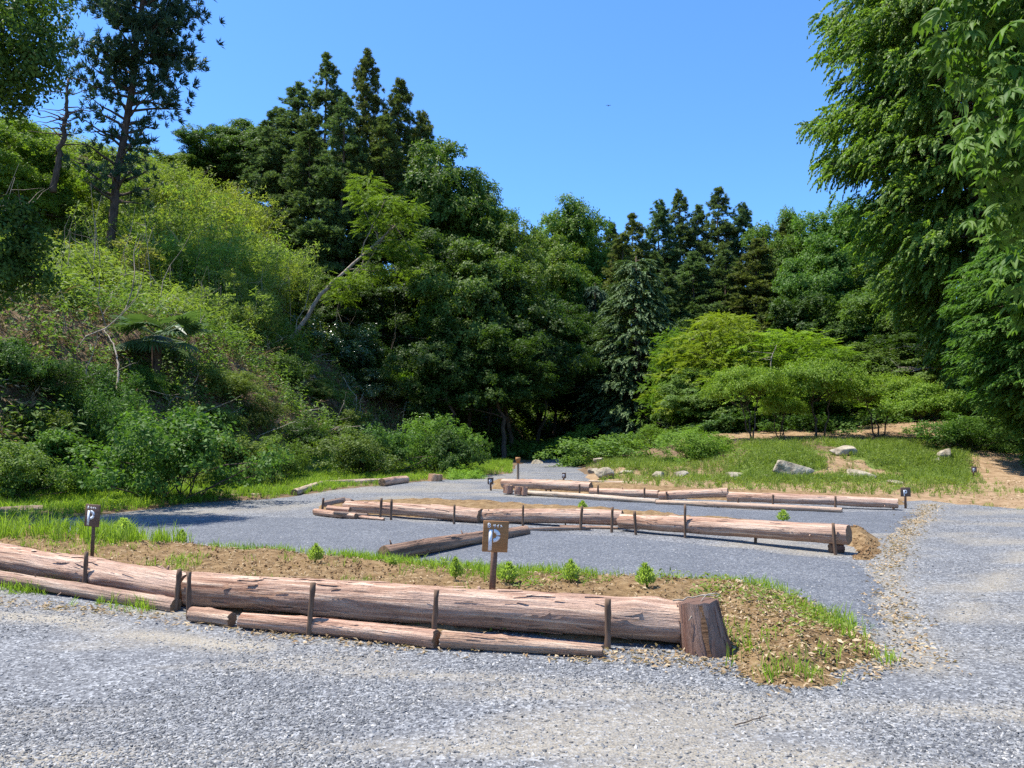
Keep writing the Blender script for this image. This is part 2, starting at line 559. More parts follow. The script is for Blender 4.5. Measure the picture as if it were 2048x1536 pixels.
BED1 = gp([(-60, 1062), (60, 1058), (300, 1088), (420, 1096), (560, 1108), (700, 1121), (900, 1142), (1200, 1160), (1400, 1168), (1540, 1178), (1600, 1196), (1660, 1226),
           (1725, 1270), (1770, 1318), (1718, 1343), (1650, 1362), (1530, 1358), (1482, 1338), (1462, 1296), (1380, 1284), (1200, 1280), (880, 1266), (380, 1215), (150, 1165), (-60, 1130)])
BAY1 = gp([(200, 1078), (330, 1040), (650, 1034), (900, 1050), (1250, 1073), (1500, 1096), (1690, 1122), (1745, 1170), (1765, 1250), (1700, 1260), (1640, 1228),
           (1560, 1182), (1400, 1164), (1200, 1156), (900, 1137), (700, 1115), (420, 1090)])
BAY2 = gp([(830, 1003), (1010, 991), (1310, 1006), (1560, 1024), (1800, 1022), (1830, 1030), (1770, 1062), (1720, 1068), (1500, 1050), (1250, 1030), (950, 1012)])
BED2END = gp([(1660, 1070), (1722, 1066), (1752, 1078), (1768, 1106), (1745, 1122), (1700, 1120), (1702, 1085), (1660, 1080)])
BED2 = gp([(640, 1012), (820, 1002), (1000, 1008), (1230, 1024), (1500, 1048), (1690, 1066), (1690, 1080), (1500, 1068), (1240, 1050), (1000, 1041), (760, 1030), (640, 1024)])
BED3 = gp([(985, 962), (1180, 967), (1330, 978), (1460, 984), (1805, 999), (1812, 1010), (1680, 1009), (1310, 995), (1050, 981), (985, 978)])


def bay(name, P, seed):
    P = np.array(P); lo = P.min(0) - .3; hi = P.max(0) + .3
    obj(name, grid_mesh(name, np.arange(lo[0], hi[0], .09), np.arange(lo[1], hi[1], .09),
                        lambda x, y: gz(x, y) + np.clip((poly_sd(P, x, y) + .35 * fbm(x, y, .9, seed)) * .08, -.06, .014),
                        M['bay'], keep=lambda x, y: poly_sd(P, x, y) > -.3), kind='structure')


bay('parking_bay', BAY1, 41)
bay('parking_bay', BAY2, 47)


def bed_h(P, top, slope, seed, x, y):
    sd = poly_sd(P, x, y)
    h = np.clip((sd + .18 * fbm(x, y, .6, seed)) * slope, -.07, top) + .055 * fbm(x, y, .28, seed + 3, 4) * ss(-.05, .15, sd) - .006
    return h


def bed(name, P, top, slope, seed, res):
    P = np.array(P); lo = P.min(0) - .3; hi = P.max(0) + .3
    obj(name, grid_mesh(name, np.arange(lo[0], hi[0], res), np.arange(lo[1], hi[1], res),
                        lambda x, y: gr(y) + bed_h(P, top, slope, seed, x, y), M['soil'],
                        keep=lambda x, y: poly_sd(P, x, y) > -.25), kind='structure')


bed('soil_bed', BED1, .16, .26, 51, .032)
bed('soil_bed', BED2END, .14, .5, 61, .03)
bed('soil_bed', BED2, .09, .5, 66, .06)
bed('soil_bed', BED3, .10, .4, 71, .08)


def bed_z(x, y):
    z = gr(y)
    z = z + np.maximum(0, bed_h(np.array(BED1), .16, .26, 51, np.asarray(x, float), np.asarray(y, float)))
    return z


# ------------------------------------------------------------------ leaf templates
def leaf_quads(B, D, Nn, L, W, fold=.15):
    """rhombic leaves: base B, direction D, normal Nn"""
    D = norm(D); S = norm(np.cross(D, Nn)); Nn = np.cross(S, D)
    L = np.broadcast_to(L, (len(B),))[:, None]; W = np.broadcast_to(W, (len(B),))[:, None]
    mid = B + D * L * .45
    V = np.stack([B, mid + S * W * .5 + Nn * W * fold, B + D * L - Nn * L * .12, mid - S * W * .5 + Nn * W * fold], 1).reshape(-1, 3)
    Fq = np.arange(len(B) * 4).reshape(-1, 4)
    return V, Fq


def rdir(rng, n):
    return norm(rng.normal(size=(n, 3)))


def tw_broad(rng, n=9, L=.34, leaf=.13, w=.062, droop=.25):
    t = rng.uniform(.1, 1, n); a = np.arange(n) * 2.4 + rng.uniform(0, 6)
    B = np.stack([np.cos(a) * .03, np.sin(a) * .03, t * L], 1)
    D = np.stack([np.cos(a), np.sin(a), rng.uniform(-.1, .9, n) - droop], 1) + rng.normal(size=(n, 3)) * .25
    Nn = np.array([0, 0, 1.]) + rng.normal(size=(n, 3)) * .45
    return leaf_quads(B, D, Nn, leaf * rng.uniform(.7, 1.2, n), w * rng.uniform(.8, 1.2, n))


def tw_tuft(rng, n=24, L=.26, w=.035):
    D = rdir(rng, n); D[:, 2] = np.abs(D[:, 2]) * .9 + .3
    return leaf_quads(rng.normal(size=(n, 3)) * .03, D, rdir(rng, n), L * rng.uniform(.6, 1.1, n), w)


def tw_spray(rng, n=22, L=.5, w=.03, leaf=.15, droop=.5, yspread=.8):
    """flat spray along +X that droops"""
    t = np.linspace(.05, 1, n); side = np.where(np.arange(n) % 2, 1, -1)
    B = np.stack([t * L, np.zeros(n), -droop * L * t ** 2], 1) + rng.normal(size=(n, 3)) * .012
    D = np.stack([np.ones(n), side * yspread * (1.1 - t), -2 * droop * t], 1) + rng.normal(size=(n, 3)) * .22
    Nn = np.array([0, 0, 1.]) + rng.normal(size=(n, 3)) * .35
    return leaf_quads(B, D, Nn, leaf * (1.15 - .5 * t) * rng.uniform(.8, 1.2, n), w)


def tw_bamboo(rng, n=12, L=.5, leaf=.17, w=.028):
    t = rng.uniform(.1, 1, n); a = rng.uniform(0, 2 * PI, n)
    B = np.stack([np.cos(a) * .03 + .25 * t ** 2, np.sin(a) * .03, t * L], 1)
    D = np.stack([np.cos(a) + .4, np.sin(a), rng.uniform(-.9, .4, n)], 1)
    return leaf_quads(B, D, np.array([0, 0, 1.]) + rng.normal(size=(n, 3)) * .4, leaf * rng.uniform(.6, 1.2, n), w)


def tw_grass(rng, n=10, L=.3, w=.012, spread=.5, base=.04):
    a = rng.uniform(0, 2 * PI, n); l = L * rng.uniform(.5, 1.1, n); s = rng.uniform(.1, spread, n)
    B = np.stack([rng.normal(size=n) * base, rng.normal(size=n) * base, np.zeros(n)], 1)
    hd = np.stack([np.cos(a), np.sin(a), np.zeros(n)], 1)
    sd = np.stack([-np.sin(a), np.cos(a), np.zeros(n)], 1) * (w / 2)
    m = B + np.array([0, 0, 1.]) * (l * .6)[:, None] + hd * (l * s * .35)[:, None]
    tip = B + np.array([0, 0, 1.]) * (l * (1 - .35 * s))[:, None] + hd * (l * s)[:, None]
    V = np.stack([B - sd, B + sd, m + sd * .8, m - sd * .8, tip], 1).reshape(-1, 3)
    i = np.arange(n)[:, None] * 5
    return V, [np.concatenate([i + np.array([[0, 1, 2, 3]])]), np.concatenate([i + np.array([[3, 2, 4]])])]


def frames_z(d, rng, up=None):
    d = norm(d)
    r = rdir(rng, len(d))
    x = norm(np.cross(r, d)); y = np.cross(d, x)
    return np.stack([x, y, d], -1)


def frames_x(d, up):
    d = norm(d); y = norm(np.cross(up, d)); z = np.cross(d, y)
    return np.stack([d, y, z], -1)


def place(mb, tmpls, pos, R, sc, rng):
    """many copies of small leafy twigs into one mesh builder"""
    k = rng.integers(0, len(tmpls), len(pos))
    for q, (V, Fs) in enumerate(tmpls):
        sel = np.where(k == q)[0]
        if not len(sel): continue
        W = np.einsum('mij,vj->mvi', R[sel], V) * np.broadcast_to(sc, (len(pos),))[sel][:, None, None] + pos[sel][:, None]
        Fl = Fs if isinstance(Fs, list) else [Fs]
        off = (np.arange(len(sel)) * len(V))[:, None, None]
        mb.add(W.reshape(-1, 3), [(f[None] + off).reshape(-1, f.shape[1]) for f in Fl])


# ------------------------------------------------------------------ tree prototypes
PROTO = {}


def limbs_to(mb, rng, trunkP, trunkR, targets, r0):
    for c in targets:
        i = int(np.clip(np.searchsorted(trunkP[:, 2], c[2] - .25 * np.hypot(*(c[:2] - trunkP[0][:2])) - .4), 1, len(trunkP) - 1))
        a = trunkP[i]
        P = wob_path(a, c, 6, .25, rng); P[1:-1, 2] += .08 * np.linalg.norm(c - a) * np.sin(np.linspace(0, PI, 6))[1:-1]
        mb.add(*tube(P, np.linspace(min(r0, trunkR[i] * .6), .015, 6), 5, False))


def broad(seed, H, R, zb, ncl, ntw, tm, mat, bark='bark', rc=.75, flat=.65, tr=.16, stems=1, inner=.45, topbias=0., lobes=.35, tsize=1., shape=1.0):
    rng = np.random.default_rng(seed)
    ctr = np.array([0, 0, (H + zb) / 2]); hz = (H - zb) / 2
    d = rdir(rng, ncl * 2); d = d[d[:, 2] > -.55 + topbias][:ncl]
    fr = rng.uniform(0, 1, len(d)) ** inner
    az = np.arctan2(d[:, 1], d[:, 0])
    lob = 1 + lobes * (np.sin(az * 3 + seed) * .5 + np.sin(az * 2 + d[:, 2] * 4 + seed * 2) * .5)
    C = ctr + d * fr[:, None] * np.stack([R * lob, R * lob, np.full(len(d), hz)], 1)
    # taper towards the top
    t = np.clip((C[:, 2] - zb) / (H - zb), 0, 1)
    C[:, :2] *= (1 - (1 - 1 / (1 + shape * .0)) - (shape - 1) * .5 * t)[:, None]
    mb = MB()
    k = np.repeat(np.arange(len(C)), ntw)
    rr = rc * rng.uniform(.6, 1.25, len(C))
    u = rdir(rng, len(k)); u[:, 2] = np.where(u[:, 2] < -.25, -u[:, 2] * .8, u[:, 2]); rad = rng.uniform(.1, 1, len(k)) ** .28
    off = u * rad[:, None] * rr[k][:, None] * np.array([1, 1, flat])
    pos = C[k] + off
    dirn = u * .8 + norm(pos - ctr) * .5 + np.array([0, 0, .35]) + rng.normal(size=(len(k), 3)) * .3
    place(mb, tm, pos, frames_z(dirn, rng), tsize * rng.uniform(.75, 1.25, len(k)), rng)
    crown = mb.mesh('crown', mat)
    tb = MB()
    for q in range(stems):
        a = rng.uniform(0, 2 * PI)
        top = np.array([math.cos(a), math.sin(a), 0]) * (R * (.35 if stems > 1 else .08)) + np.array([0, 0, zb + (H - zb) * (.55 if stems > 1 else .8)])
        base = np.array([math.cos(a), math.sin(a), 0]) * (.09 if stems > 1 else 0) + np.array([0, 0, -.4])
        P = wob_path(base, top, 14, .35, rng)
        rad_ = np.linspace(tr, tr * .2, 14); rad_[0] *= 1.5
        tb.add(*tube(P, rad_, 8))
        sel = rng.choice(len(C), min(len(C), 18 // stems + 2), replace=False)
        limbs_to(tb, rng, P, rad_, C[sel], tr * .45)
    trunk = tb.mesh('trunk', M[bark], True)
    return trunk, crown, H, R


r0 = np.random.default_rng(3)
T_broad = [tw_broad(r0, 9, .36, .17, .09) for _ in range(6)]
T_small = [tw_broad(r0, 11, .36, .14, .075) for _ in range(6)]
T_shrub = [tw_broad(r0, 10, .30, .095, .05) for _ in range(6)]
T_gloss = [tw_broad(r0, 8, .28, .11, .055) for _ in range(6)]
T_bam = [tw_bamboo(r0, 13, .5, .2, .042) for _ in range(6)]
T_tuft = [tw_tuft(r0, 22, .34, .058) for _ in range(6)]
T_fir = [tw_tuft(r0, 22, .26, .042) for _ in range(5)]
T_spr = [tw_spray(r0, 22, .55, .05, .19) for _ in range(6)]
T_cyp = [tw_spray(r0, 26, .60, .075, .17, .5, .9) for _ in range(8)]
T_layer = [tw_spray(r0, 24, .55, .035, .18, .12, 1.2) for _ in range(6)]

PROTO['broad'] = [broad(11, 11, 3.2, 2.0, 150, 48, T_broad, M['broad'], rc=.68, flat=.9, lobes=.5),
                  broad(12, 11, 3.0, 1.8, 150, 46, T_broad, M['broad'], rc=.72, flat=1., lobes=.65),
                  broad(13, 11, 3.4, 2.4, 170, 44, T_broad, M['broad'], rc=.62, flat=.8, lobes=.55),
                  broad(14, 11, 2.7, 1.5, 130, 46, T_small, M['broad'], rc=.6, flat=1.1, lobes=.7)]
PROTO['bright'] = [broad(21, 10, 3.0, 1.8, 140, 52, T_small, M['bright'], rc=.62, flat=.8, lobes=.55),
                   broad(22, 10, 3.2, 2.0, 130, 54, T_small, M['bright'], rc=.66, flat=.8, lobes=.65)]
def bamboo(seed, H=5.5, R=1.7, n=24):
    """a clump of slender arching stalks with leaves hanging along them"""
    rng = np.random.default_rng(seed)
    mb = MB(); tb = MB()
    for i in range(n):
        a = rng.uniform(0, 2 * PI); r0_ = R * .75 * math.sqrt(rng.random()); h = H * rng.uniform(.45, 1.0)
        b = np.array([math.cos(a) * r0_, math.sin(a) * r0_, -.3]); la = a + rng.normal() * .8; ln = h * rng.uniform(.04, .22)
        t = np.linspace(0, 1, 9)
        P = b + np.stack([np.cos(la) * ln * t ** 2.5, np.sin(la) * ln * t ** 2.5, h * (t - .10 * t ** 4)], 1)
        tb.add(*tube(P, np.linspace(.016, .004, 9), 4, False))
        m = rng.integers(30, 50); q = rng.uniform(.18, 1, m) ** .8
        c = np.stack([np.interp(q, t, P[:, k]) for k in range(3)], 1)
        ph = rng.uniform(0, 2 * PI, m); sp = (.10 + .30 * np.sin(q * PI)) * rng.uniform(.2, 1.1, m)
        c += np.stack([np.cos(ph) * sp, np.sin(ph) * sp, -.3 * sp], 1)
        d = np.stack([np.cos(ph), np.sin(ph), rng.uniform(-.6, .7, m)], 1)
        place(mb, T_bam, c, frames_z(d, rng), rng.uniform(.6, 1.05, m), rng)
    return tb.mesh('stems', M['palebark'], True), mb.mesh('foliage', M['bamboo']), H, R


PROTO['bamboo'] = [bamboo(31, n=42), bamboo(32, n=34), bamboo(33, n=48), bamboo(34, n=30)]
PROTO['shrub'] = [broad(41, 2.4, 1.3, .1, 56, 26, T_shrub, M['shrub'], rc=.32, flat=.8, tr=.03, stems=4, lobes=.8),
                  broad(42, 2.4, 1.2, .1, 52, 26, T_bam, M['shrub'], rc=.3, flat=1., tr=.03, stems=6, lobes=.8, tsize=.62),
                  broad(43, 2.4, 1.3, .1, 50, 28, T_small, M['shrub'], rc=.3, flat=.7, tr=.03, stems=5, lobes=.9, tsize=.75),
                  broad(44, 2.4, 1.2, .1, 60, 22, T_gloss, M['shrub'], rc=.3, flat=.7, tr=.03, stems=4, lobes=.7, tsize=.8)]
PROTO['glossy'] = [broad(51, 3, 1.5, .2, 55, 34, T_gloss, M['glossy'], rc=.45, tr=.035, stems=3, lobes=.5),
                   broad(52, 3, 1.4, .2, 48, 34, T_gloss, M['glossy'], rc=.45, tr=.035, stems=3, lobes=.6)]
PROTO['myrtle'] = [broad(61, 3.3, 1.9, 1.45, 62, 40, T_shrub, M['myrtle'], rc=.46, flat=.55, tr=.055, stems=3, topbias=.2, lobes=.3),
                   broad(62, 3.3, 1.8, 1.45, 58, 42, T_shrub, M['myrtle'], rc=.46, flat=.55, tr=.055, stems=4, topbias=.2, lobes=.4),
                   broad(63, 3.3, 1.9, 1.45, 66, 36, T_shrub, M['myrtle'], rc=.42, flat=.55, tr=.055, stems=3, topbias=.15, lobes=.45)]


def layered(seed, H, R, mat, nl=11):
    """flat tiers of fine leaves on spreading limbs"""
    rng = np.random.default_rng(seed)
    C = []
    for i in range(nl):
        t = (i + .5) / nl
        m = 7 if t < .7 else 4
        for j in range(m):
            a = rng.uniform(0, 2 * PI); r = R * (1.02 - .75 * t ** 2.2) * rng.uniform(.25, 1)
            C.append([math.cos(a) * r, math.sin(a) * r, H * (.28 + .7 * t) - .10 * r])
    C = np.array(C)
    mb = MB(); n = 34
    k = np.repeat(np.arange(len(C)), n)
    a = rng.uniform(0, 2 * PI, len(k)); q = rng.uniform(0, 1, len(k)) ** .5 * R * .36
    off = np.stack([np.cos(a) * q, np.sin(a) * q, -.35 * q ** 2 + rng.normal(size=len(k)) * .07], 1)
    pos = C[k] + off
    d = np.stack([np.cos(a), np.sin(a), np.full(len(k), -.1)], 1) + rng.normal(size=(len(k), 3)) * .35
    place(mb, T_layer, pos, frames_x(d, np.array([0, 0, 1.]) + rng.normal(size=(len(k), 3)) * .2), rng.uniform(.7, 1.15, len(k)), rng)
    tb = MB()
    P = wob_path([0, 0, -.4], [.2, .1, H * .85], 12, .4, rng); rad = np.linspace(.14, .03, 12)
    tb.add(*tube(P, rad, 8)); limbs_to(tb, rng, P, rad, C[rng.choice(len(C), 26, replace=False)], .06)
    return tb.mesh('trunk', M['bark'], True), mb.mesh('crown', mat), H, R


PROTO['layered'] = [layered(71, 7, 3.0, M['bright']), layered(72, 7, 3.0, M['bright'])]


def cedar(seed, H=18, R=2.9, z0=.26, nb=200):
    rng = np.random.default_rng(seed)
    u = np.sort(rng.uniform(0, 1, nb) ** 1.1)
    mb = MB(); tb = MB()
    P = wob_path([0, 0, -.5], [0, 0, H * .97], 16, .06, rng); rad = np.linspace(.20, .02, 16)
    tb.add(*tube(P, rad, 8))
    pos = []; dirn = []; sc = []
    for i in range(nb):
        a = rng.uniform(0, 2 * PI)
        l = R * (1 - u[i]) ** .72 * min(1, .5 + 2.2 * u[i]) * rng.uniform(.55, 1.15) + .18
        z = (z0 + (1 - z0) * u[i]) * H * .99
        m = int(5 + 17 * l / R)
        q = rng.uniform(.3, 1.03, m); w_ = rng.normal(size=m) * .13 * (.5 + l * .5)
        zz = z - .22 * l * q + .22 * l * q ** 3
        c = np.stack([np.cos(a) * l * q - np.sin(a) * w_, np.sin(a) * l * q + np.cos(a) * w_, zz + rng.normal(size=m) * .14 + .1], 1)
        pos.append(c); dirn.append(np.tile([math.cos(a) * .8, math.sin(a) * .8, .75], (m, 1)) + rng.normal(size=(m, 3)) * .35)
        sc.append(rng.uniform(.75, 1.3, m) * (.65 + .45 * (1 - u[i])))
        if i % 3 == 0:
            tb.add(*tube(np.array([[0, 0, z], [math.cos(a) * l * .6, math.sin(a) * l * .6, z - .1 * l], [math.cos(a) * l, math.sin(a) * l, z]]), [.035, .02, .008], 4, False))
    m = 26; zt = np.linspace(.93, 1.0, m) * H
    pos.append(np.stack([rng.normal(size=m) * .10, rng.normal(size=m) * .10, zt], 1)); dirn.append(rng.normal(size=(m, 3)) * .5 + [0, 0, 1.]); sc.append(np.full(m, .7))
    place(mb, T_tuft, np.concatenate(pos), frames_z(np.concatenate(dirn), rng), np.concatenate(sc), rng)
    for i in range(14):   # dead stubs below the crown
        z = H * rng.uniform(.10, z0 + .05); q = rng.uniform(0, 2 * PI); l = rng.uniform(.3, 1.4)
        tb.add(*tube(wob_path([0, 0, z], [math.cos(q) * l, math.sin(q) * l, z + rng.uniform(-.2, .3)], 4, .2, rng), np.linspace(.025, .008, 4), 4, False))
    return tb.mesh('trunk', M['cedarbark'], True), mb.mesh('crown', M['cedar']), H, R


PROTO['cedar'] = [cedar(81), cedar(82, z0=.34), cedar(83, nb=220, z0=.22), cedar(84, nb=175, z0=.3)]


def spruce(seed, H=11, R=2.7):
    rng = np.random.default_rng(seed)
    pos = []; d = []; up = []
    tb = MB()
    P = np.array([[0, 0, z] for z in np.linspace(-.4, H * .98, 10)]); tb.add(*tube(P, np.linspace(.2, .02, 10), 8))
    for i in range(46):
        t = .03 + .95 * (i / 46) ** 1.0
        for j in range(10 if t < .8 else 6):
            a = rng.uniform(0, 2 * PI); l = R * (1 - t) ** .75 * rng.uniform(.75, 1.1) + .15
            e = np.array([math.cos(a) * l, math.sin(a) * l, t * H - .22 * l + rng.normal() * .08]); b = np.array([0, 0, t * H])
            if j % 3 == 0: tb.add(*tube(np.stack([b, (b + e) / 2 + [0, 0, .05 * l], e]), [.03, .02, .008], 4, False))
            for q in np.linspace(.3, 1, 7):
                s = (rng.random() - .5) * .9 * l * .6 * q
                pos.append(b + (e - b) * q + np.array([-math.sin(a) * s, math.cos(a) * s, .06 * l * math.sin(q * PI)]))
                d.append([math.cos(a + s * .5), math.sin(a + s * .5), -.12])
    pos = np.array(pos); d = np.array(d) + rng.normal(size=(len(d), 3)) * .2
    mb = MB()
    place(mb, T_spr, pos, frames_x(d, np.array([0, 0, 1.]) + rng.normal(size=d.shape) * .25), rng.uniform(.7, 1.15, len(pos)), rng)
    return tb.mesh('trunk', M['bark'], True), mb.mesh('crown', M['spruce']), H, R


PROTO['spruce'] = [spruce(91), spruce(92)]


def fir(seed, H=20, R=3.2, z0=.26):
    rng = np.random.default_rng(seed)
    tb = MB()
    P = wob_path([0, 0, -.5], [2.2, 0, H * .98], 18, .06, rng); rad = np.linspace(.21, .03, 18)
    tb.add(*tube(P, rad, 9))
    pos = []; dirn = []
    nb = 150
    for i in range(nb):
        t = z0 - .10 + (1.08 - z0) * (i / nb); u = max(0, (t - z0) / (1 - z0))
        a = rng.uniform(0, 2 * PI)
        l = R * (1 - u) ** .55 * min(1, .5 + u * 2) * rng.uniform(.6, 1.1) + .2
        b = np.array([np.interp(t * H, P[:, 2], P[:, 0]), np.interp(t * H, P[:, 2], P[:, 1]), min(t, .97) * H])
        e = b + np.array([math.cos(a) * l, math.sin(a) * l, l * rng.uniform(.05, .45)])
        B = wob_path(b, e, 6, .2, rng)
        tb.add(*tube(B, np.linspace(.06 * (1.1 - u), .01, 6), 5, False))
        n = int((27 if t > z0 + .10 else 7) * (.5 + l / R))
        q = rng.uniform(.3, 1.02, n)
        c = b + (e - b) * q[:, None] + rng.normal(size=(n, 3)) * np.array([.42, .42, .18]) * (.4 + q)[:, None]
        pos.append(c); dirn.append(np.tile([math.cos(a) * .8, math.sin(a) * .8, .7], (n, 1)) + rng.normal(size=(n, 3)) * .5)
    pos = np.concatenate(pos); dirn = np.concatenate(dirn)
    mb = MB(); place(mb, T_fir, pos, frames_z(dirn, rng), rng.uniform(.8, 1.4, len(pos)), rng)
    return tb.mesh('trunk', M['bark'], True), mb.mesh('crown', M['fir']), H, R


PROTO['fir'] = [fir(95)]


def cypress(seed, H=27, R=7.2, z0=1.2, nb=720):
    rng = np.random.default_rng(seed)
    tb = MB(); P = np.array([[0, 0, z] for z in np.linspace(-.5, H * .98, 14)]); tb.add(*tube(P, np.linspace(.20, .04, 14), 10))
    pos = []; d = []
    for i in range(nb):
        t = (i + rng.random()) / nb; z = z0 + (H - z0) * t
        a = rng.uniform(0, 2 * PI)
        l = R * np.interp(t, [0, .1, .24, .42, .65, .8, 1], [.24, .34, .72, 1., 1.0, .78, .05]) * rng.uniform(.62, 1.10) + .2
        b = np.array([0, 0, z]); e = np.array([math.cos(a) * l, math.sin(a) * l, z + rng.uniform(-.22, .12) * l])
        if i % 2 == 0:
            tb.add(*tube(wob_path(b, e, 5, .1, rng), np.linspace(.05, .012, 5), 4, False))
        n = int(10 + 44 * l / R)
        q = rng.uniform(.4, 1.0, n) ** .6
        s_ = rng.normal(size=n) * .5 * (.3 + l * .13)
        c = b + (e - b) * q[:, None] + np.stack([-math.sin(a) * s_, math.cos(a) * s_, .2 * np.sin(q * PI) - .1 * np.abs(s_) + rng.normal(size=n) * .2], 1)
        pos.append(c)
        d.append(np.stack([np.cos(a + s_ * .5), np.sin(a + s_ * .5), rng.uniform(-.6, .3, n)], 1))
    pos = np.concatenate(pos); d = np.concatenate(d)
    mb = MB(); place(mb, T_cyp, pos, frames_x(d, np.array([0, 0, 1.]) + rng.normal(size=d.shape) * .4), rng.uniform(.75, 1.35, len(pos)), rng)
    return tb.mesh('trunk', M['bark'], True), mb.mesh('crown', M['cypress']), H, R


PROTO['cypress'] = [cypress(97)]

KINDNAME = {'broad': 'broadleaf_tree', 'bright': 'broadleaf_tree', 'bamboo': 'bamboo_clump', 'shrub': 'shrub', 'glossy': 'evergreen_shrub',
            'myrtle': 'small_tree', 'layered': 'layered_tree', 'cedar': 'cedar_tree', 'spruce': 'conifer_tree', 'fir': 'fir_tree', 'cypress': 'cypress_tree'}
_cnt = {}
WMUL = {'cedar': 1.55, 'broad': 1.2, 'bright': 1.2, 'bamboo': 1.3, 'cypress': 1.0, 'fir': 1.0, 'myrtle': .8, 'layered': 1.0}


def tree(kind, x, y, h, w, label, tint=(1, 1, 1), group=None, cat=None, rot=None, var=None, sink=.15, lean=(0, 0)):
    pr = PROTO[kind]
    c = _cnt.get(kind, 0); _cnt[kind] = c + 1
    tr, cr, H, R = pr[(c if var is None else var) % len(pr)]
    need = {'bamboo': 1.5, 'shrub': .62, 'glossy': .7, 'myrtle': .7, 'broad': .9, 'bright': .9}.get(kind, 0) * w
    if h < need:
        sink += need - h; h = need
    r = obj(KINDNAME[kind], None, label=label, cat=cat or ('tree' if kind not in ('shrub', 'glossy', 'bamboo') else 'bush'), group=group)
    r.empty_display_size = .2
    r.location = (x, y, float(terrain(x, y)) - sink)
    if kind in ('broad', 'bright', 'shrub', 'glossy') and lean == (0, 0):
        q_ = .10 if kind in ('broad', 'bright') else .22
        lean = (RNG.normal() * q_, RNG.normal() * q_)
    r.rotation_euler = (lean[0], lean[1], RNG.uniform(0, 6.28) if rot is None else rot)
    s = w / 2 / R * WMUL.get(kind, 1.1)
    r.scale = (s, s, h / H)
    obj('trunk' if kind not in ('shrub', 'glossy', 'bamboo') else 'stems', tr, r)
    o = obj('crown' if kind not in ('shrub', 'glossy', 'bamboo') else 'foliage', cr, r)
    j = RNG.uniform(.88, 1.12)
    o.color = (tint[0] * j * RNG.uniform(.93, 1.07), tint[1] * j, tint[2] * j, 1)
    return r


def tree_px(kind, px, y, top, wpx, label, **k):
    """trunk stands at distance y on sight line px; top of the crown at picture height top"""
    p = at(px, top, y)
    z0 = float(terrain(p[0], y))
    depth = y * cP + (p[2] - CAMZ) * sP
    return tree(kind, p[0], y, max(p[2] - z0 + .15, .5), wpx * depth / F, label, **k)


def bush_px(kind, px, base, top, wpx, label, **k):
    p = hit(px, base)
    q = at(px, top, p[1])
    return tree(kind, p[0], p[1], max(q[2] - p[2], .3), wpx * p[1] / F, label, **k)


BR = (1.16, 1.0, .8)     # rusty cedar tint
GY = (1.0, 1.05, 1.25)   # grey green
DK = (.52, .60, .62)  # dark leaf tint; on the shaded centre trees it paints shade into the colour
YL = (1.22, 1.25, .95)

gC = 'tall cedars on the left hilltop'
for a in [
    ('cedar', 655, 51, 110, 125, 'tall grey green cedar forming the left peak of the hilltop grove', {}),
    ('cedar', 736, 50, 102, 115, 'tallest cedar with a slender ragged tip, right peak of the hilltop grove', dict(tint=BR)),
    ('cedar', 598, 53, 165, 150, 'cedar stepping down just left of the hilltop grove peak', dict(tint=GY)),
    ('cedar', 800, 51, 162, 130, 'bronze tinged cedar on the right shoulder of the hilltop grove', dict(tint=BR)),
    ('cedar', 556, 54, 215, 130, 'grey green cedar at the left edge of the hilltop grove', dict(tint=GY)),
    ('cedar', 842, 52, 225, 130, 'cedar at the right edge of the hilltop grove above broadleaf crowns', dict(tint=(1.15, 1, .8))),
    ('cedar', 690, 47, 190, 140, 'dense cedar with tall bare trunk in front of the two grove peaks', {}),
    ('cedar', 770, 47, 235, 150, 'bronze green cedar in front of the grove, above the bright leaning tree', dict(tint=BR)),
    ('cedar', 620, 48, 260, 130, 'cedar with dead stubs on its bare trunk, front left of the grove', {}),
]:
    tree_px(*a[:4], a[4] * .86, a[5], group=gC, **a[6])
gB = 'broadleaf trees on the left hill'
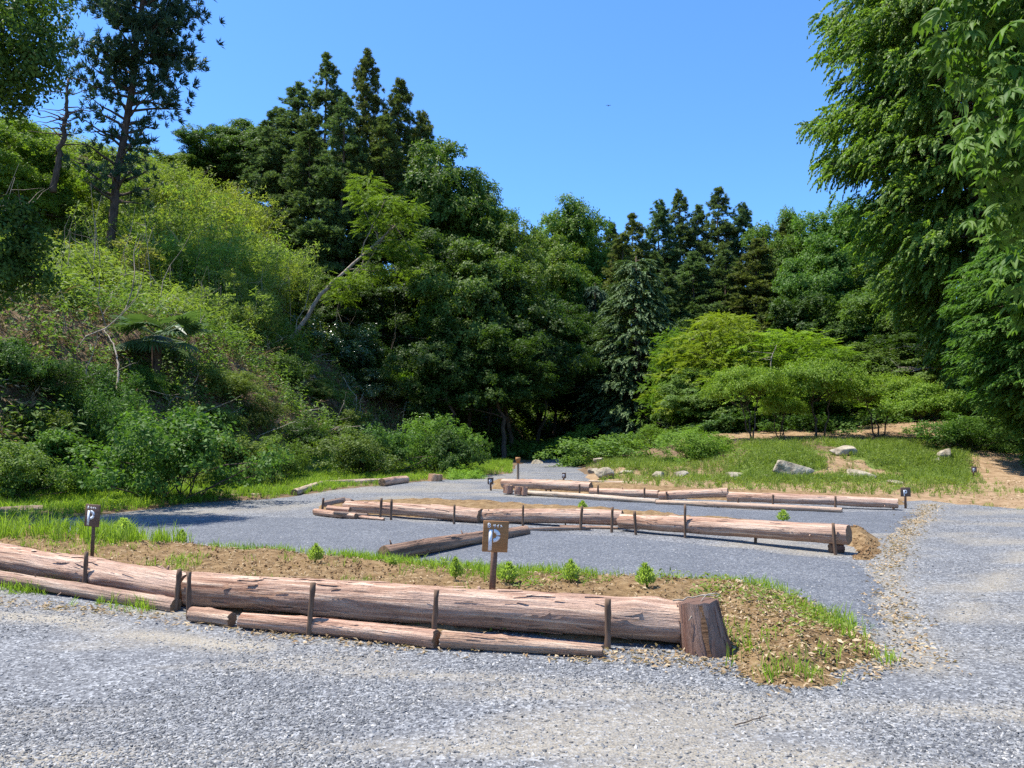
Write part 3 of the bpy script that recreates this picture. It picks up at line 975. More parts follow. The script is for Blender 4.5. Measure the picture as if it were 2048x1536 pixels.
for a in [
    ('broad', 880, 50, 305, 170, 'broadleaf crown stepping down right of the cedar grove', {}),
    ('bright', 935, 49, 365, 150, 'sunlit broadleaf crown low on the right slope of the grove skyline', dict(tint=(.8, .85, .9))),
    ('broad', 968, 47, 440, 160, 'dark rounded tree ending the left hill skyline', {}),
    ('broad', 440, 58, 262, 130, 'dark round topped tree on the skyline right of the tall fir', dict(tint=DK)),
    ('broad', 505, 58, 252, 140, 'grey green tree on the skyline touching the cedar grove', dict(tint=GY)),
    ('broad', 395, 60, 320, 150, 'distant green crown behind the yellow bamboo, right of the fir trunk', {}),
    ('broad', 190, 56, 310, 200, 'pale green crown on the ridge between the dead snag and the fir', dict(tint=(1.3, 1.2, 1.0))),
    ('broad', 320, 58, 318, 170, 'pale green crown on the ridge directly behind the fir trunk', dict(tint=(1.3, 1.2, 1.0))),
    ('bright', 5, 36, 240, 200, 'yellow green tree at the left edge under the dark overhanging branches', dict(tint=(.95, .95, .9))),
    ('bright', 120, 40, 330, 160, 'bright leafy crown behind the dead snag at the left', dict(tint=(1., .95, .9))),
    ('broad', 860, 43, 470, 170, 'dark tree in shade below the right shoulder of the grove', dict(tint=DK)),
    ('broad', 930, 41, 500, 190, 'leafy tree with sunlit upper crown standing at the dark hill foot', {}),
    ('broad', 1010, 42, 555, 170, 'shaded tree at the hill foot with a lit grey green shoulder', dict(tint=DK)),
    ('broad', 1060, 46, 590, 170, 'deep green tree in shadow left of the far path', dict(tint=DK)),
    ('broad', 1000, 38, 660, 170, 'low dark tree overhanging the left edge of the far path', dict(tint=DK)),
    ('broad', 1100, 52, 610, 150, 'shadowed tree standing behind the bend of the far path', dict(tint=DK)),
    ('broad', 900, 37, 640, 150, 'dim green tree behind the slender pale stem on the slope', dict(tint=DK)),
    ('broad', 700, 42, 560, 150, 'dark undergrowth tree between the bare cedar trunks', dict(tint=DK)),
    ('broad', 590, 44, 540, 150, 'grey green understorey tree left of the bare cedar trunks', dict(tint=GY)),
]:
    tree_px(*a[:6], group=gB, **a[6])

gF = 'forest behind the clearing'
for a in [
    ('cedar', 1000, 74, 420, 60, 'small dark cedar tip on the skyline at the notch of the two hills', dict(tint=DK)),
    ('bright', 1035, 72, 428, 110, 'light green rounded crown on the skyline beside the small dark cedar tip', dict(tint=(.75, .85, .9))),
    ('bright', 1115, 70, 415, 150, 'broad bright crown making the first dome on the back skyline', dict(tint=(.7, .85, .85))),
    ('cedar', 1180, 72, 436, 80, 'narrow cedar just right of the bright dome on the skyline', {}),
    ('cedar', 1222, 73, 448, 80, 'second narrow cedar between bright dome and rusty cedar', {}),
    ('cedar', 1266, 70, 430, 105, 'rusty brown cedar left of the four tall skyline cedars', dict(tint=BR)),
    ('cedar', 1318, 72, 402, 90, 'left one of the four tall cedars on the back skyline', {}),
    ('cedar', 1358, 74, 380, 95, 'slim tall cedar second in the back skyline group', {}),
    ('cedar', 1397, 75, 412, 85, 'shorter cedar in the gap of the four tall skyline cedars', dict(tint=GY)),
    ('cedar', 1437, 73, 378, 110, 'tallest wide cedar of the back skyline group', {}),
    ('cedar', 1484, 72, 408, 90, 'thin topped cedar at the right end of the tall skyline group', dict(tint=GY)),
    ('cedar', 1530, 72, 452, 110, 'low cedar in the dip right of the tall skyline group', {}),
    ('cedar', 1575, 68, 440, 120, 'bronze cedar left of the right hand leafy dome', dict(tint=BR)),
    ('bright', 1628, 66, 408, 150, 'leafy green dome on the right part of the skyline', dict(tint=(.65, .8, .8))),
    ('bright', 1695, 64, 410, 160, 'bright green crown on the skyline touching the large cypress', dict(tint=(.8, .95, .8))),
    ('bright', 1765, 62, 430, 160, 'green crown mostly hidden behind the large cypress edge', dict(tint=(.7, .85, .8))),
    ('cedar', 1245, 63, 470, 110, 'cedar with round tufts behind the grey conifer tip', dict(tint=BR)),
    ('cedar', 1385, 64, 505, 120, 'cedar of rounded tufts below the second skyline cedar', {}),
    ('cedar', 1450, 63, 500, 130, 'cedar of rounded tufts behind the yellow green tree top', {}),
    ('cedar', 1515, 61, 480, 140, 'broad bronze green cedar behind the flat topped tree', dict(tint=(1.2, 1, .8))),
    ('cedar', 1575, 59, 520, 130, 'brown tinged cedar above the flat topped tree', dict(tint=BR)),
    ('cedar', 1330, 61, 540, 120, 'shaded cedar immediately right of the grey conifer', {}),
    ('broad', 1650, 58, 490, 150, 'dark glossy broadleaf tree in the middle of the right slope', dict(tint=(.85, 1.05, .9))),
    ('broad', 1725, 57, 520, 160, 'green broadleaf tree beside the cypress on the right slope', {}),
    ('broad', 1690, 52, 590, 170, 'rounded dark green tree above the row of small trees', dict(tint=(.95, 1.0, 1.0))),
    ('broad', 1790, 51, 570, 180, 'grey green tree above the bare dead branches', dict(tint=GY)),
    ('broad', 1860, 47, 600, 190, 'shaded green tree behind the lower cypress boughs', {}),
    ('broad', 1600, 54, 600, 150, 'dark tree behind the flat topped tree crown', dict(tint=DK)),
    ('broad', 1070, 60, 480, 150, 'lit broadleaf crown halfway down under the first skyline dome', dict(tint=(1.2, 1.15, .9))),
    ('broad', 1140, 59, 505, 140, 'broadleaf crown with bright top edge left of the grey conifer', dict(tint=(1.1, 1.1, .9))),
    ('spruce', 1190, 55, 560, 150, 'shadowed conifer with tiered boughs left of the grey conifer', dict(tint=(.75, .85, .9))),
    ('broad', 1160, 50, 650, 130, 'dark tree with tiered lit leaves over the path end', dict(tint=DK)),
    ('spruce', 1272, 47, 505, 235, 'large grey green cone shaped conifer beside the far path', dict(tint=(1.3, 1.35, 1.05))),
    ('broad', 1335, 46, 690, 120, 'small dark tree right of the grey conifer foot', dict(tint=DK)),
    ('broad', 1400, 50, 640, 150, 'dark tree in shade behind the yellow green tree', dict(tint=DK)),
    ('layered', 1430, 41, 618, 240, 'tall yellow green tree rising in the middle of the clearing', dict(tint=(1.4, 1.25, 1.0))),
    ('layered', 1350, 43, 650, 140, 'light green tree with flat tiers overlapping the grey conifer', dict(tint=(.95, 1.05, .9))),
    ('layered', 1560, 40, 655, 320, 'wide flat topped light green tree behind the small tree row', dict(tint=(1.15, 1.15, .9))),
    ('layered', 1665, 41, 690, 200, 'low spreading tree right of the flat topped tree', dict(tint=(.85, .95, .9))),
    ('broad', 1740, 42, 690, 170, 'dense green understorey tree above the third small tree', {}),
    ('broad', 1480, 39, 740, 150, 'green understorey tree below the yellow green tree', dict(tint=(1.1, 1.1, .9))),
    ('broad', 1400, 40, 740, 130, 'leafy understorey tree filling below the left of the yellow tree', dict(tint=(1.1, 1.1, .9))),
    ('broad', 1600, 38, 740, 150, 'green understorey tree directly behind the third small tree', {}),
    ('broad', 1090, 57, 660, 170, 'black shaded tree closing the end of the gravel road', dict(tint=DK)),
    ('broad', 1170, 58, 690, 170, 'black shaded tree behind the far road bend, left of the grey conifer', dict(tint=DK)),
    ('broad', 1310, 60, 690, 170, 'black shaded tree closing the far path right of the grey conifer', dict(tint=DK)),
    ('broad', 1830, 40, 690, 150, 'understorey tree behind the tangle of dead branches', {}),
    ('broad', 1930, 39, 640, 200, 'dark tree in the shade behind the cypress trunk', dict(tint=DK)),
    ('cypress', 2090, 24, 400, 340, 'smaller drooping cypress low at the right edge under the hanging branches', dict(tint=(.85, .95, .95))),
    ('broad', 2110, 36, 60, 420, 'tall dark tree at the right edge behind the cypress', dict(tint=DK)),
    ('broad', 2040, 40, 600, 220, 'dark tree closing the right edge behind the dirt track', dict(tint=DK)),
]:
    tree_px(*a[:6], group=gF, **a[6])

gM = 'small trees along the soil bank'
for a in [
    ('myrtle', 1497, 31.5, 742, 170, 'leftmost small tree of the bank row, with pale forked stem', dict(tint=YL)),
    ('myrtle', 1560, 32.5, 795, 120, 'thin little tree tucked between the first two bank trees', {}),
    ('myrtle', 1630, 32, 732, 200, 'second full small tree of the bank row, left of the sunlit pointed rock', dict(tint=YL)),
    ('myrtle', 1755, 32, 756, 200, 'small tree on the bank just right of the pointed rock', {}),
    ('myrtle', 1848, 30.5, 780, 190, 'small many stemmed tree with dark base at the right of the bank row', {}),
    ('myrtle', 1925, 30, 790, 130, 'low pale leafed small tree at the right end of the bank row', dict(tint=GY)),
]:
    tree_px(*a[:6], group=gM, **{**dict(tint=(1.3, 1.25, 1.0)), **a[6]})

# --- left slope: bamboo band
gY = 'yellow green bamboo on the left slope'
bam = [
    (110, 40, 395, 150, 'bamboo clump at the left end of the bright band under the dead snag'),
    (185, 39, 372, 150, 'bamboo clump below and left of the fir trunk base'),
    (265, 38, 392, 160, 'bamboo clump covering the foot of the fir trunk'),
    (345, 41, 335, 170, 'highest bamboo clump, right of the fir trunk'),
    (430, 42, 345, 160, 'arching bamboo clump under the dark round skyline tree'),
    (490, 42, 395, 140, 'bamboo clump below the grey green skyline tree'),
    (545, 41, 440, 130, 'bamboo clump touching the left bare cedar trunks'),
    (150, 35, 440, 160, 'bamboo clump at mid slope near the left dark branch mass'),
    (230, 34, 452, 160, 'bamboo clump at mid slope straight below the fir'),
    (315, 35, 430, 170, 'dense bamboo clump at mid slope right of the fir line'),
    (400, 36, 430, 160, 'bamboo clump at mid slope in the centre of the band'),
    (475, 37, 455, 150, 'bamboo clump at mid slope above the palm'),
    (520, 38, 490, 110, 'bamboo clump above the broken end of the leaning trunk'),
    (612, 41, 500, 80, 'dull green bamboo clump crossing behind the leaning trunk'),
    (110, 31, 520, 150, 'lower bamboo clump over the dark left undergrowth'),
    (190, 30, 530, 150, 'lower bamboo clump left of the palm crown'),
    (440, 32, 545, 150, 'lower bamboo clump right of the palm crown'),
    (360, 31.5, 540, 150, 'lower bamboo clump directly above the palm crown'),
    (490, 33, 585, 100, 'lowest bamboo clump above the bare soil scar'),
    (275, 30.5, 540, 140, 'lower bamboo clump hanging over the brown bank'),
    (75, 37, 420, 140, 'bamboo clump half hidden by the dark branch mass at the left edge'),
    (300, 38, 375, 120, 'thin bamboo clump leaning beside the fir trunk on its right'),
    (385, 39, 385, 130, 'feathery bamboo clump in the middle of the upper band'),
    (455, 39, 425, 120, 'narrow bamboo clump above the palm, right of the middle of the band'),
    (65, 33, 500, 130, 'shaded bamboo clump at the lower left end of the band'),
    (480, 34, 510, 120, 'pale bamboo clump between palm crown and leaning trunk'),
]
bam += [
    (60, 43, 262, 130, 'bamboo clump on the ridge line at the far left, behind the snag'),
    (150, 44, 285, 120, 'bamboo clump on the ridge line between snag and fir trunk'),
    (215, 45, 300, 130, 'bamboo clump on the ridge line just left of the fir trunk'),
    (290, 45, 292, 130, 'bamboo clump on the ridge line just right of the fir trunk'),
    (355, 46, 300, 130, 'bamboo clump on the ridge line below the sky gap'),
    (415, 46, 318, 120, 'bamboo clump on the ridge line beside the dark round skyline tree'),
    (470, 46, 350, 120, 'bamboo clump on the ridge line touching the cedar grove'),
]
for i, (px, y, top, w, lab) in enumerate(bam):
    tree_px('bamboo', px, y, top, w, lab, group=gY, tint=(RNG.uniform(.8, 1.12), RNG.uniform(.85, 1.05), RNG.uniform(.7, 1.1)))

# --- left slope: shrubs
gS = 'shrubs on the left bank'
sh = [
    ('shrub', 350, 1000, 800, 260, 'large dense mid green shrub at the foot of the bank', (.85, 1., .8)),
    ('shrub', 235, 960, 755, 150, 'upright green shrub left of the large foot shrub', (.9, 1, .9)),
    ('shrub', 120, 985, 850, 190, 'green shrub at the foot of the bank right of the corner', (1.1, 1.1, .9)),
    ('shrub', 25, 1000, 860, 170, 'shrub cut by the left edge above the verge grass', (1., 1., .9)),
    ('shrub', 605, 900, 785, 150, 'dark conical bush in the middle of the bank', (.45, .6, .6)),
    ('shrub', 560, 965, 870, 150, 'pale leafed shrub below the dark conical bush', (1.1, 1.05, 1.1)),
    ('shrub', 470, 975, 860, 150, 'shrub right of the large foot shrub', (1.0, .95, .8)),
    ('shrub', 690, 955, 850, 160, 'bushy shrub above the left end of the roadside logs', (1., 1., .9)),
    ('shrub', 770, 950, 850, 150, 'shrub above the short log block at the road edge', (.95, 1., .9)),
    ('shrub', 850, 945, 830, 150, 'shrub behind the cut stump at the road edge', (.8, .95, .8)),
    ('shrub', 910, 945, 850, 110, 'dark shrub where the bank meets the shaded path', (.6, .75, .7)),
    ('glossy', 650, 720, 590, 160, 'glossy leafed bush right of the leaning trunk base', (1., 1., 1.)),
    ('glossy', 720, 745, 600, 160, 'glossy leafed bush below the bright leaning tree crown', (1., 1., 1.)),
    ('glossy', 745, 810, 690, 150, 'glossy bush halfway down the bank, left of the bright vine covered bush', (1.1, 1.1, .9)),
    ('shrub', 790, 790, 690, 110, 'bright vine covered bush beside the slender pale stem', (1.2, 1.4, .7)),
    ('glossy', 850, 860, 740, 130, 'glossy bush at the foot of the slender pale stem', (.9, 1.0, .8)),
    ('shrub', 560, 760, 660, 110, 'thin bush at the edge of the bare soil scar', (1.0, .95, .8)),
    ('shrub', 450, 790, 680, 150, 'pale green bush between palm and bare soil scar', (1.1, 1.05, 1.)),
    ('shrub', 420, 860, 760, 130, 'olive bush below the palm on the brown bank', (1.1, .9, .7)),
    ('shrub', 520, 850, 750, 110, 'olive bush under the bare soil scar', (1.1, .95, .7)),
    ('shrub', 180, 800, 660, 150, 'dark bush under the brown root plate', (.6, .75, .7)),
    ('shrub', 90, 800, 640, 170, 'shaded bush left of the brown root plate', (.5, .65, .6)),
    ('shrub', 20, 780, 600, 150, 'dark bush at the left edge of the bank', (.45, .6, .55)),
    ('shrub', 60, 900, 740, 150, 'feathery drooping bush above the left corner', (1., .95, .7)),
    ('shrub', 690, 870, 780, 120, 'olive bush on the open right part of the bank', (1.15, 1., .8)),
    ('shrub', 290, 780, 690, 110, 'small bush left of the palm trunk', (.8, .85, .7)),
    ('shrub', 640, 800, 720, 100, 'small bush right of the white fallen branch', (1.1, 1.05, .8)),
    ('glossy', 640, 650, 540, 130, 'leafy bush behind the leaning trunk', (.8, .95, .8)),
    ('glossy', 560, 640, 560, 110, 'leafy bush on top of the bare soil scar', (.9, 1., .8)),
]
for k, px, b, t, w, lab, tint in sh:
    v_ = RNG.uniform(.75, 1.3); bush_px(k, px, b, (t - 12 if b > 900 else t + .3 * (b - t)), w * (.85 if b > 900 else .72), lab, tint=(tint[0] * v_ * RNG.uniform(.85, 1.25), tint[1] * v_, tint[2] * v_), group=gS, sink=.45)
gR = 'bushes around the clearing'
for k, px, b, t, w, lab, tint in [
    ('shrub', 1215, 918, 868, 190, 'low rounded bush left of the far gravel path', (1.1, 1.15, .8)),
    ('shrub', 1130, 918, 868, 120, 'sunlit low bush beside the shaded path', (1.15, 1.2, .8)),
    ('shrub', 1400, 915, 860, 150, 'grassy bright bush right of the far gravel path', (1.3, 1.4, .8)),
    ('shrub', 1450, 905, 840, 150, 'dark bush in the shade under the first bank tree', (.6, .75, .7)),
    ('shrub', 1905, 900, 830, 140, 'dark bush with pale twigs beside the dirt track', (.8, .9, .8)),
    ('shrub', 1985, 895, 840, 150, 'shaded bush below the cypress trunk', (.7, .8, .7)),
    ('shrub', 2050, 893, 820, 160, 'bush at the right edge above the dirt track', (1., 1., .8)),
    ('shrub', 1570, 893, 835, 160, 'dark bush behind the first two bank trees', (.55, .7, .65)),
    ('shrub', 1690, 882, 830, 180, 'green bush behind the bank between the middle trees', (.75, .9, .8)),
    ('shrub', 1310, 893, 850, 70, 'small weed bush on the left side of the far gravel path', (1.1, 1.2, .8)),
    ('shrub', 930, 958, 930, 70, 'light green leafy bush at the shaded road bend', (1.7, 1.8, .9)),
    ('shrub', 1071, 962, 944, 24, 'small leafy weed behind the third log row', (1.4, 1.6, .9)),
]:
    if 1440 < px < 1700: tree_px(k, px, 36.5, t, w, lab, tint=tint, group=gR)
    else: bush_px(k, px, b, t, w, lab, tint=tint, group=gR)

# --- the tall fir, the cypress, the near branches
p = at(228, 380, 36)
fx = tree('fir', p[0] - .5, 36, 26.5, 6.8, 'tall dark fir with leaning bare lower trunk on the left ridge', rot=0.0, sink=.5, lean=(0, .02), tint=(1.35, 1.3, 1.2))
p = at(2012, 850, 31)
tree('cypress', p[0], 31, 30, 12.6, 'huge cypress with drooping sprays filling the right side', sink=.3)


def maple_tree():
    """near tree outside the right edge whose branches hang into the picture"""
    rng = np.random.default_rng(5)
    base = np.array([5.0, 4.6, float(terrain(5.0, 4.6))])
    r = obj('overhanging_tree', None, label='near tree at the right edge, its long light green leaves hanging into view', cat='tree', loc=base)
    tb = MB(); P = wob_path([0, 0, -.4], [.2, .3, 7], 12, .2, rng); rad = np.linspace(.16, .05, 12)
    tb.add(*tube(P, rad, 9))

    def big_leaf(n=5):
        V = []; Fq = []
        t = np.linspace(0, 1, 5); w = np.array([.02, .8, 1, .6, 0.02]) * .5
        o = 0
        for i in range(n):
            a = (i - (n - 1) / 2) * .62 + rng.normal() * .12
            L = .135 * rng.uniform(.75, 1.15) * (1 - .08 * abs(i - 2)); W = .052
            for q in range(5):
                x = L * t[q]; z = -.55 * L * t[q] ** 2 - .01
                for sgn in (-1, 0, 1):
                    yy = sgn * W * w[q]
                    V.append([x * math.cos(a) - yy * math.sin(a), x * math.sin(a) + yy * math.cos(a), z + (abs(sgn) * .010)])
            for q in range(4):
                for s in range(2):
                    b = o + q * 3 + s
                    Fq.append([b, b + 3, b + 4, b + 1])
            o += 15
        return np.array(V), np.array(Fq)
    tm = [big_leaf(rng.integers(4, 7)) for _ in range(6)]
    pos = []; dirs = []
    ends = [(2030, -30, 4.6, .8), (2010, 50, 4.8, .6), (2070, 130, 4.5, .75), (2060, 60, 5.2, .7), (2075, 290, 4.6, .55), (2060, 400, 5.0, .5), (2085, 220, 4.2, .6), (1985, -60, 5.0, .6), (2065, 540, 4.5, .30), (2070, 610, 4.6, .22)]
    for (px, py, y, rr) in ends:
        e = at(px, py, y) - base
        i = int(np.clip(np.searchsorted(P[:, 2], e[2] - .5), 2, 11))
        B = wob_path(P[i], e, 8, .2, rng)
        tb.add(*tube(B, np.linspace(.045, .008, 8), 5, False))
        n = int(150 * rr / .5 * rr / .5 * .8 + 18)
        c = e + rdir(rng, n) * (rng.uniform(0, 1, n) ** .5)[:, None] * rr * np.array([.75, .9, .62])
        pos.append(c); q = rng.uniform(0, 2 * PI, n)
        dirs.append(np.stack([np.cos(q) - .2, np.sin(q) - .3, rng.uniform(-1.4, -.1, n)], 1))
    # the rest of the crown, above and outside the frame
    n = 500
    c = np.array([.6, .5, 6.6]) + rdir(rng, n) * (rng.uniform(0, 1, n) ** .4)[:, None] * np.array([2.0, 2.2, 1.5])
    pos.append(c); q = rng.uniform(0, 2 * PI, n); dirs.append(np.stack([np.cos(q), np.sin(q), rng.uniform(-.9, .1, n)], 1))
    pos = np.concatenate(pos); d = np.concatenate(dirs)
    mb = MB(); place(mb, tm, pos, frames_x(d, np.array([0, 0, 1.]) + rng.normal(size=d.shape) * .3), rng.uniform(.4, .95, len(pos)), rng)
    obj('trunk', tb.mesh('trunk', M['bark'], True), r)
    obj('crown', mb.mesh('crown', M['maple']), r)


maple_tree()


def near_left_tree():
    rng = np.random.default_rng(8)
    bx, by = -13.5, 14.0
    base = np.array([bx, by, float(terrain(bx, by))])
    r = obj('overhanging_tree', None, label='dark leafy tree overhanging the upper left corner', cat='tree', loc=base)
    tb = MB(); P = wob_path([0, 0, -.4], [.3, .3, 9.5], 12, .2, rng); rad = np.linspace(.22, .05, 12); tb.add(*tube(P, rad, 9))
    pos = []; dn = []
    for (px, py, y, rr, n) in [(50, 450, 13.9, .3, 90), (75, 555, 13.9, .28, 70), (20, 60, 14, .95, 500), (-40, 150, 14, .9, 420), (70, 140, 14, .5, 200), (30, 190, 14.4, .35, 120), (-60, 20, 14.5, 1.2, 500), (60, 0, 14.2, .7, 260),
                               (85, 100, 14, .35, 90), (-30, 490, 13.6, .7, 300), (10, 540, 13.8, .4, 130), (25, 425, 13.8, .28, 70), (50, 505, 13.9, .3, 80), (85, 490, 14, .2, 35), (-60, 560, 13.5, .8, 300), (-120, 300, 14, 1., 300), (-140, 120, 14, 1.3, 400)]:
        e = at(px, py, y) - base
        i = int(np.clip(np.searchsorted(P[:, 2], e[2] - .5), 1, 11))
        tb.add(*tube(wob_path(P[i], e, 7, .2, rng), np.linspace(.06, .012, 7), 5, False))
        u = rdir(rng, n)
        pos.append(e + u * (rng.uniform(0, 1, n) ** .45)[:, None] * rr * np.array([1, 1, .8]))
        dn.append(u + np.array([0, 0, .1]))
    pos = np.concatenate(pos); dn = np.concatenate(dn)
    mb = MB(); place(mb, T_gloss, pos, frames_z(dn + rng.normal(size=dn.shape) * .4, rng), rng.uniform(.6, 1., len(pos)), rng)
    obj('trunk', tb.mesh('trunk', M['bark'], True), r)
    o = obj('crown', mb.mesh('crown', M['broad']), r); o.color = (.75, .82, .8, 1)


near_left_tree()


def leaning_tree():
    rng = np.random.default_rng(15)
    b = hit(573, 698); base = np.array(b)
    m1 = at(640, 590, b[1]); m2 = at(705, 528, b[1] + .5); e = at(790, 452, b[1] + 1.5)
    r = obj('leaning_tree', None, label='slender pale trunk leaning right with a light feathery crown', cat='tree', loc=base)
    tb = MB()
    K = np.array([base, m1, m2, e]) - base
    t = np.linspace(0, 3, 16); P = np.stack([np.interp(t, range(4), K[:, i]) for i in range(3)], 1)
    P[0] -= [.1, 0, .4]
    tb.add(*tube(P + rng.normal(size=P.shape) * .02, np.linspace(.12, .045, 16), 8))
    C = []
    for (px, py, rr) in [(735, 365, .8), (770, 400, .9), (750, 440, .8), (790, 440, .9), (800, 480, .8), (770, 500, .8), (830, 510, .6), (740, 545, .8), (800, 540, .9), (700, 560, .8), (725, 395, .6), (820, 420, .6), (680, 590, .6)]:
        c = at(px, py, b[1] + 1.2 + rng.normal() * .8) - base; C.append((c, rr))
        i = int(rng.integers(9, 16))
        tb.add(*tube(wob_path(P[i], c, 6, .2, rng), np.linspace(.035, .01, 6), 5, False))
    mb = MB()
    for c, rr in C:
        n = 130
        a = rng.uniform(0, 2 * PI, n); q = rng.uniform(0, 1, n) ** .5 * rr * 1.05
        pos = c + np.stack([np.cos(a) * q, np.sin(a) * q, -.3 * q ** 2 + rng.normal(size=n) * .18], 1)
        d = np.stack([np.cos(a), np.sin(a), np.full(n, -.15)], 1) + rng.normal(size=(n, 3)) * .35
        place(mb, T_layer, pos, frames_x(d, np.array([0, 0, 1.]) + rng.normal(size=(n, 3)) * .25), rng.uniform(.55, .95, n), rng)
    obj('trunk', tb.mesh('trunk', M['palebark'], True), r)
    obj('crown', mb.mesh('crown', M['bright']), r)


leaning_tree()


def stem_thing(name, label, cat, pts, rad, mat, twigs=0, seed=0):
    """bent bare stem through picture points (px, py, distance)"""
    rng = np.random.default_rng(seed)
    W = np.array([at(*q) for q in pts]); base = W[0].copy()
    t = np.linspace(0, len(W) - 1, 6 * len(W))
    P = np.stack([np.interp(t, range(len(W)), W[:, i]) for i in range(3)], 1) - base
    P += rng.normal(size=P.shape) * rad * .25
    mb = MB(); R = np.linspace(rad, rad * .35, len(P)); mb.add(*tube(P, R, 7))
    for _ in range(twigs):
        i = rng.integers(len(P) // 3, len(P)); d = rdir(rng, 1)[0]; d[2] = abs(d[2]) * .5 - .1
        mb.add(*tube(wob_path(P[i], P[i] + d * rng.uniform(.5, 1.8), 6, .35, rng), np.linspace(R[i] * .45, .006, 6), 4, False))
    return obj(name, mb.mesh(name, M[mat], True), label=label, cat=cat, loc=base)


stem_thing('dead_tree', 'bare grey snag with broken branches left of the fir', 'dead tree', [(105, 385, 34), (122, 300, 34), (132, 230, 34.2), (136, 155, 34.4)], .15, 'bark', 34, 1)
b = hit(838, 808)
stem_thing('sapling', 'slender pale stem curving up before the dark trees', 'tree', [(838, 808, b[1]), (845, 760, b[1]), (862, 700, b[1] + .3), (890, 610, b[1] + .6)], .075, 'palebark', 10, 2)
b = hit(600, 795)
stem_thing('fallen_branch', 'bleached branch lying down the slope below the leaning trunk', 'branch', [(601, 797, b[1] - .3), (588, 752, b[1] + .9), (568, 722, b[1] + 1.9)], .06, 'deadwood', 2, 3)
b = hit(236, 780)
stem_thing('fallen_branch', 'thin pale branch bowing down the brown bank left of the palm', 'branch', [(234, 785, b[1] - .6), (237, 730, b[1] - .2), (228, 690, b[1] + .2), (208, 660, b[1] + .6)], .035, 'deadwood', 0, 4)
b = at(1880, 760, 33)
for k, (lab, pts) in enumerate([('bare dead branch reaching up left beside the cypress', [(1900, 735, 33), (1868, 700, 33), (1840, 690, 33)]),
                                ('bare dead branch fanning low beside the cypress', [(1900, 740, 32.5), (1860, 735, 32.5), (1825, 742, 32.5)])]):
    stem_thing('dead_branch', lab, 'branch', pts, .05, 'deadwood', 14, 20 + k)
stem_thing('sapling', 'thin leaning bare stem at the foot of the grey conifer', 'tree', [(1357, 884, 44), (1340, 850, 44), (1318, 815, 44)], .06, 'palebark', 4, 9)
stem_thing('dead_branch', 'pale bare twig standing up inside the flat topped tree', 'branch', [(1541, 740, 37), (1543, 715, 37), (1553, 690, 37)], .035, 'deadwood', 3, 10)


def palm():
    rng = np.random.default_rng(33)
    b = hit(312, 770); top = at(318, 672, b[1])
    r = obj('fan_palm', None, label='fan palm with shaggy trunk on the brown bank', cat='palm', loc=b)
    h = top[2] - b[2]
    tb = MB(); P = wob_path([0, 0, -.3], [0, 0, h], 10, .05, rng); tb.add(*tube(P, np.linspace(.11, .15, 10), 9))
    obj('trunk', tb.mesh('trunk', M['bark'], True), r)
    mb = MB()
    for i in range(24):
        a = i * 2.4; el = rng.uniform(-.5, .9)
        d = np.array([math.cos(a) * math.cos(el), math.sin(a) * math.cos(el), math.sin(el)])
        c = np.array([0, 0, h]) + d * rng.uniform(.6, 1.0)
        mb.add(*tube(np.stack([[0, 0, h], c]), [.015, .01], 4, False))
        n = 22; ang = np.linspace(-1.9, 1.9, n)
        s = norm(np.cross(d, [0, 0, 1.])); u = np.cross(s, d)
        D = d[None] * np.cos(ang)[:, None] + s[None] * np.sin(ang)[:, None]
        D[:, 2] -= .25
        V, Fq = leaf_quads(np.tile(c, (n, 1)), D, np.tile(u, (n, 1)), .8, .075, .2)
        mb.add(V, Fq)
    obj('fronds', mb.mesh('fronds', M['palm']), r)


palm()


# ------------------------------------------------------------------ ground cover (stuff)
def scatter_pts(n, x0, x1, y0, y1, accept, rng):
    x = rng.uniform(x0, x1, n); y = rng.uniform(y0, y1, n)
    k = accept(x, y) > rng.uniform(0, 1, n)
    return x[k], y[k]


def cover(name, label, tm, mat, x, y, zf, sc, seed, tilt=.3, lift=0., cat='undergrowth'):
    rng = np.random.default_rng(seed)
    pos = np.stack([x, y, zf(x, y) + lift], 1)
    d = np.array([0, 0, 1.]) + rng.normal(size=(len(x), 3)) * tilt
    mb = MB(); place(mb, tm, pos, frames_z(d, rng), sc * rng.uniform(.6, 1.4, len(x)), rng)
    return obj(name, mb.mesh(name, mat), label=label, cat=cat, kind='stuff')


rg = np.random.default_rng(77)
# slope undergrowth
def slope_acc(x, y):
    s = foot(y) - x
    f = .10 + .9 * ss(-.02, .3, fbm(x, y, 1.8, 91))
    scar = np.exp(-((x - sc0[0]) / 1.6) ** 2 - ((y - sc0[1]) / 1.8) ** 2)
    return ss(.9, 1.8, s) * (1 - ss(16, 22, s)) * f * (1 - .9 * scar)


sc0 = hit(535, 715)
x, y = scatter_pts(60000, -26, 4, 11, 50, slope_acc, rg)
cover('undergrowth', 'mixed leafy undergrowth covering the steep left bank', [tw_broad(r0, 10, .38, .10, .048) for _ in range(5)] + [tw_spray(r0, 16, .5, .03, .13, .6, 1.2)], M['shrub'], x, y, terrain, 1.15, 1, .55)
x, y = scatter_pts(13000, -24, 3, 11, 45, lambda x, y: ss(.7, 1.3, foot(y) - x) * (1 - ss(11, 15, foot(y) - x)) * ss(-.1, .3, fbm(x, y, 1.3, 95)) * (1 - .8 * np.exp(-((x - sc0[0]) / 1.6) ** 2 - ((y - sc0[1]) / 1.8) ** 2)), rg)
cover('undergrowth', 'tall leafy stems rising from the left bank', [tw_broad(r0, 20, .95, .13, .05) for _ in range(4)] + [tw_bamboo(r0, 22, 1.0, .17, .04) for _ in range(3)], M['shrub'], x, y, terrain, .95, 4, .28)
x, y = scatter_pts(52000, -40, -4, 22, 56, lambda x, y: ss(5, 7.5, foot(y) - x) * (.08 + .92 * ss(-.12, .2, fbm(x, y, 2.4, 96))), rg)
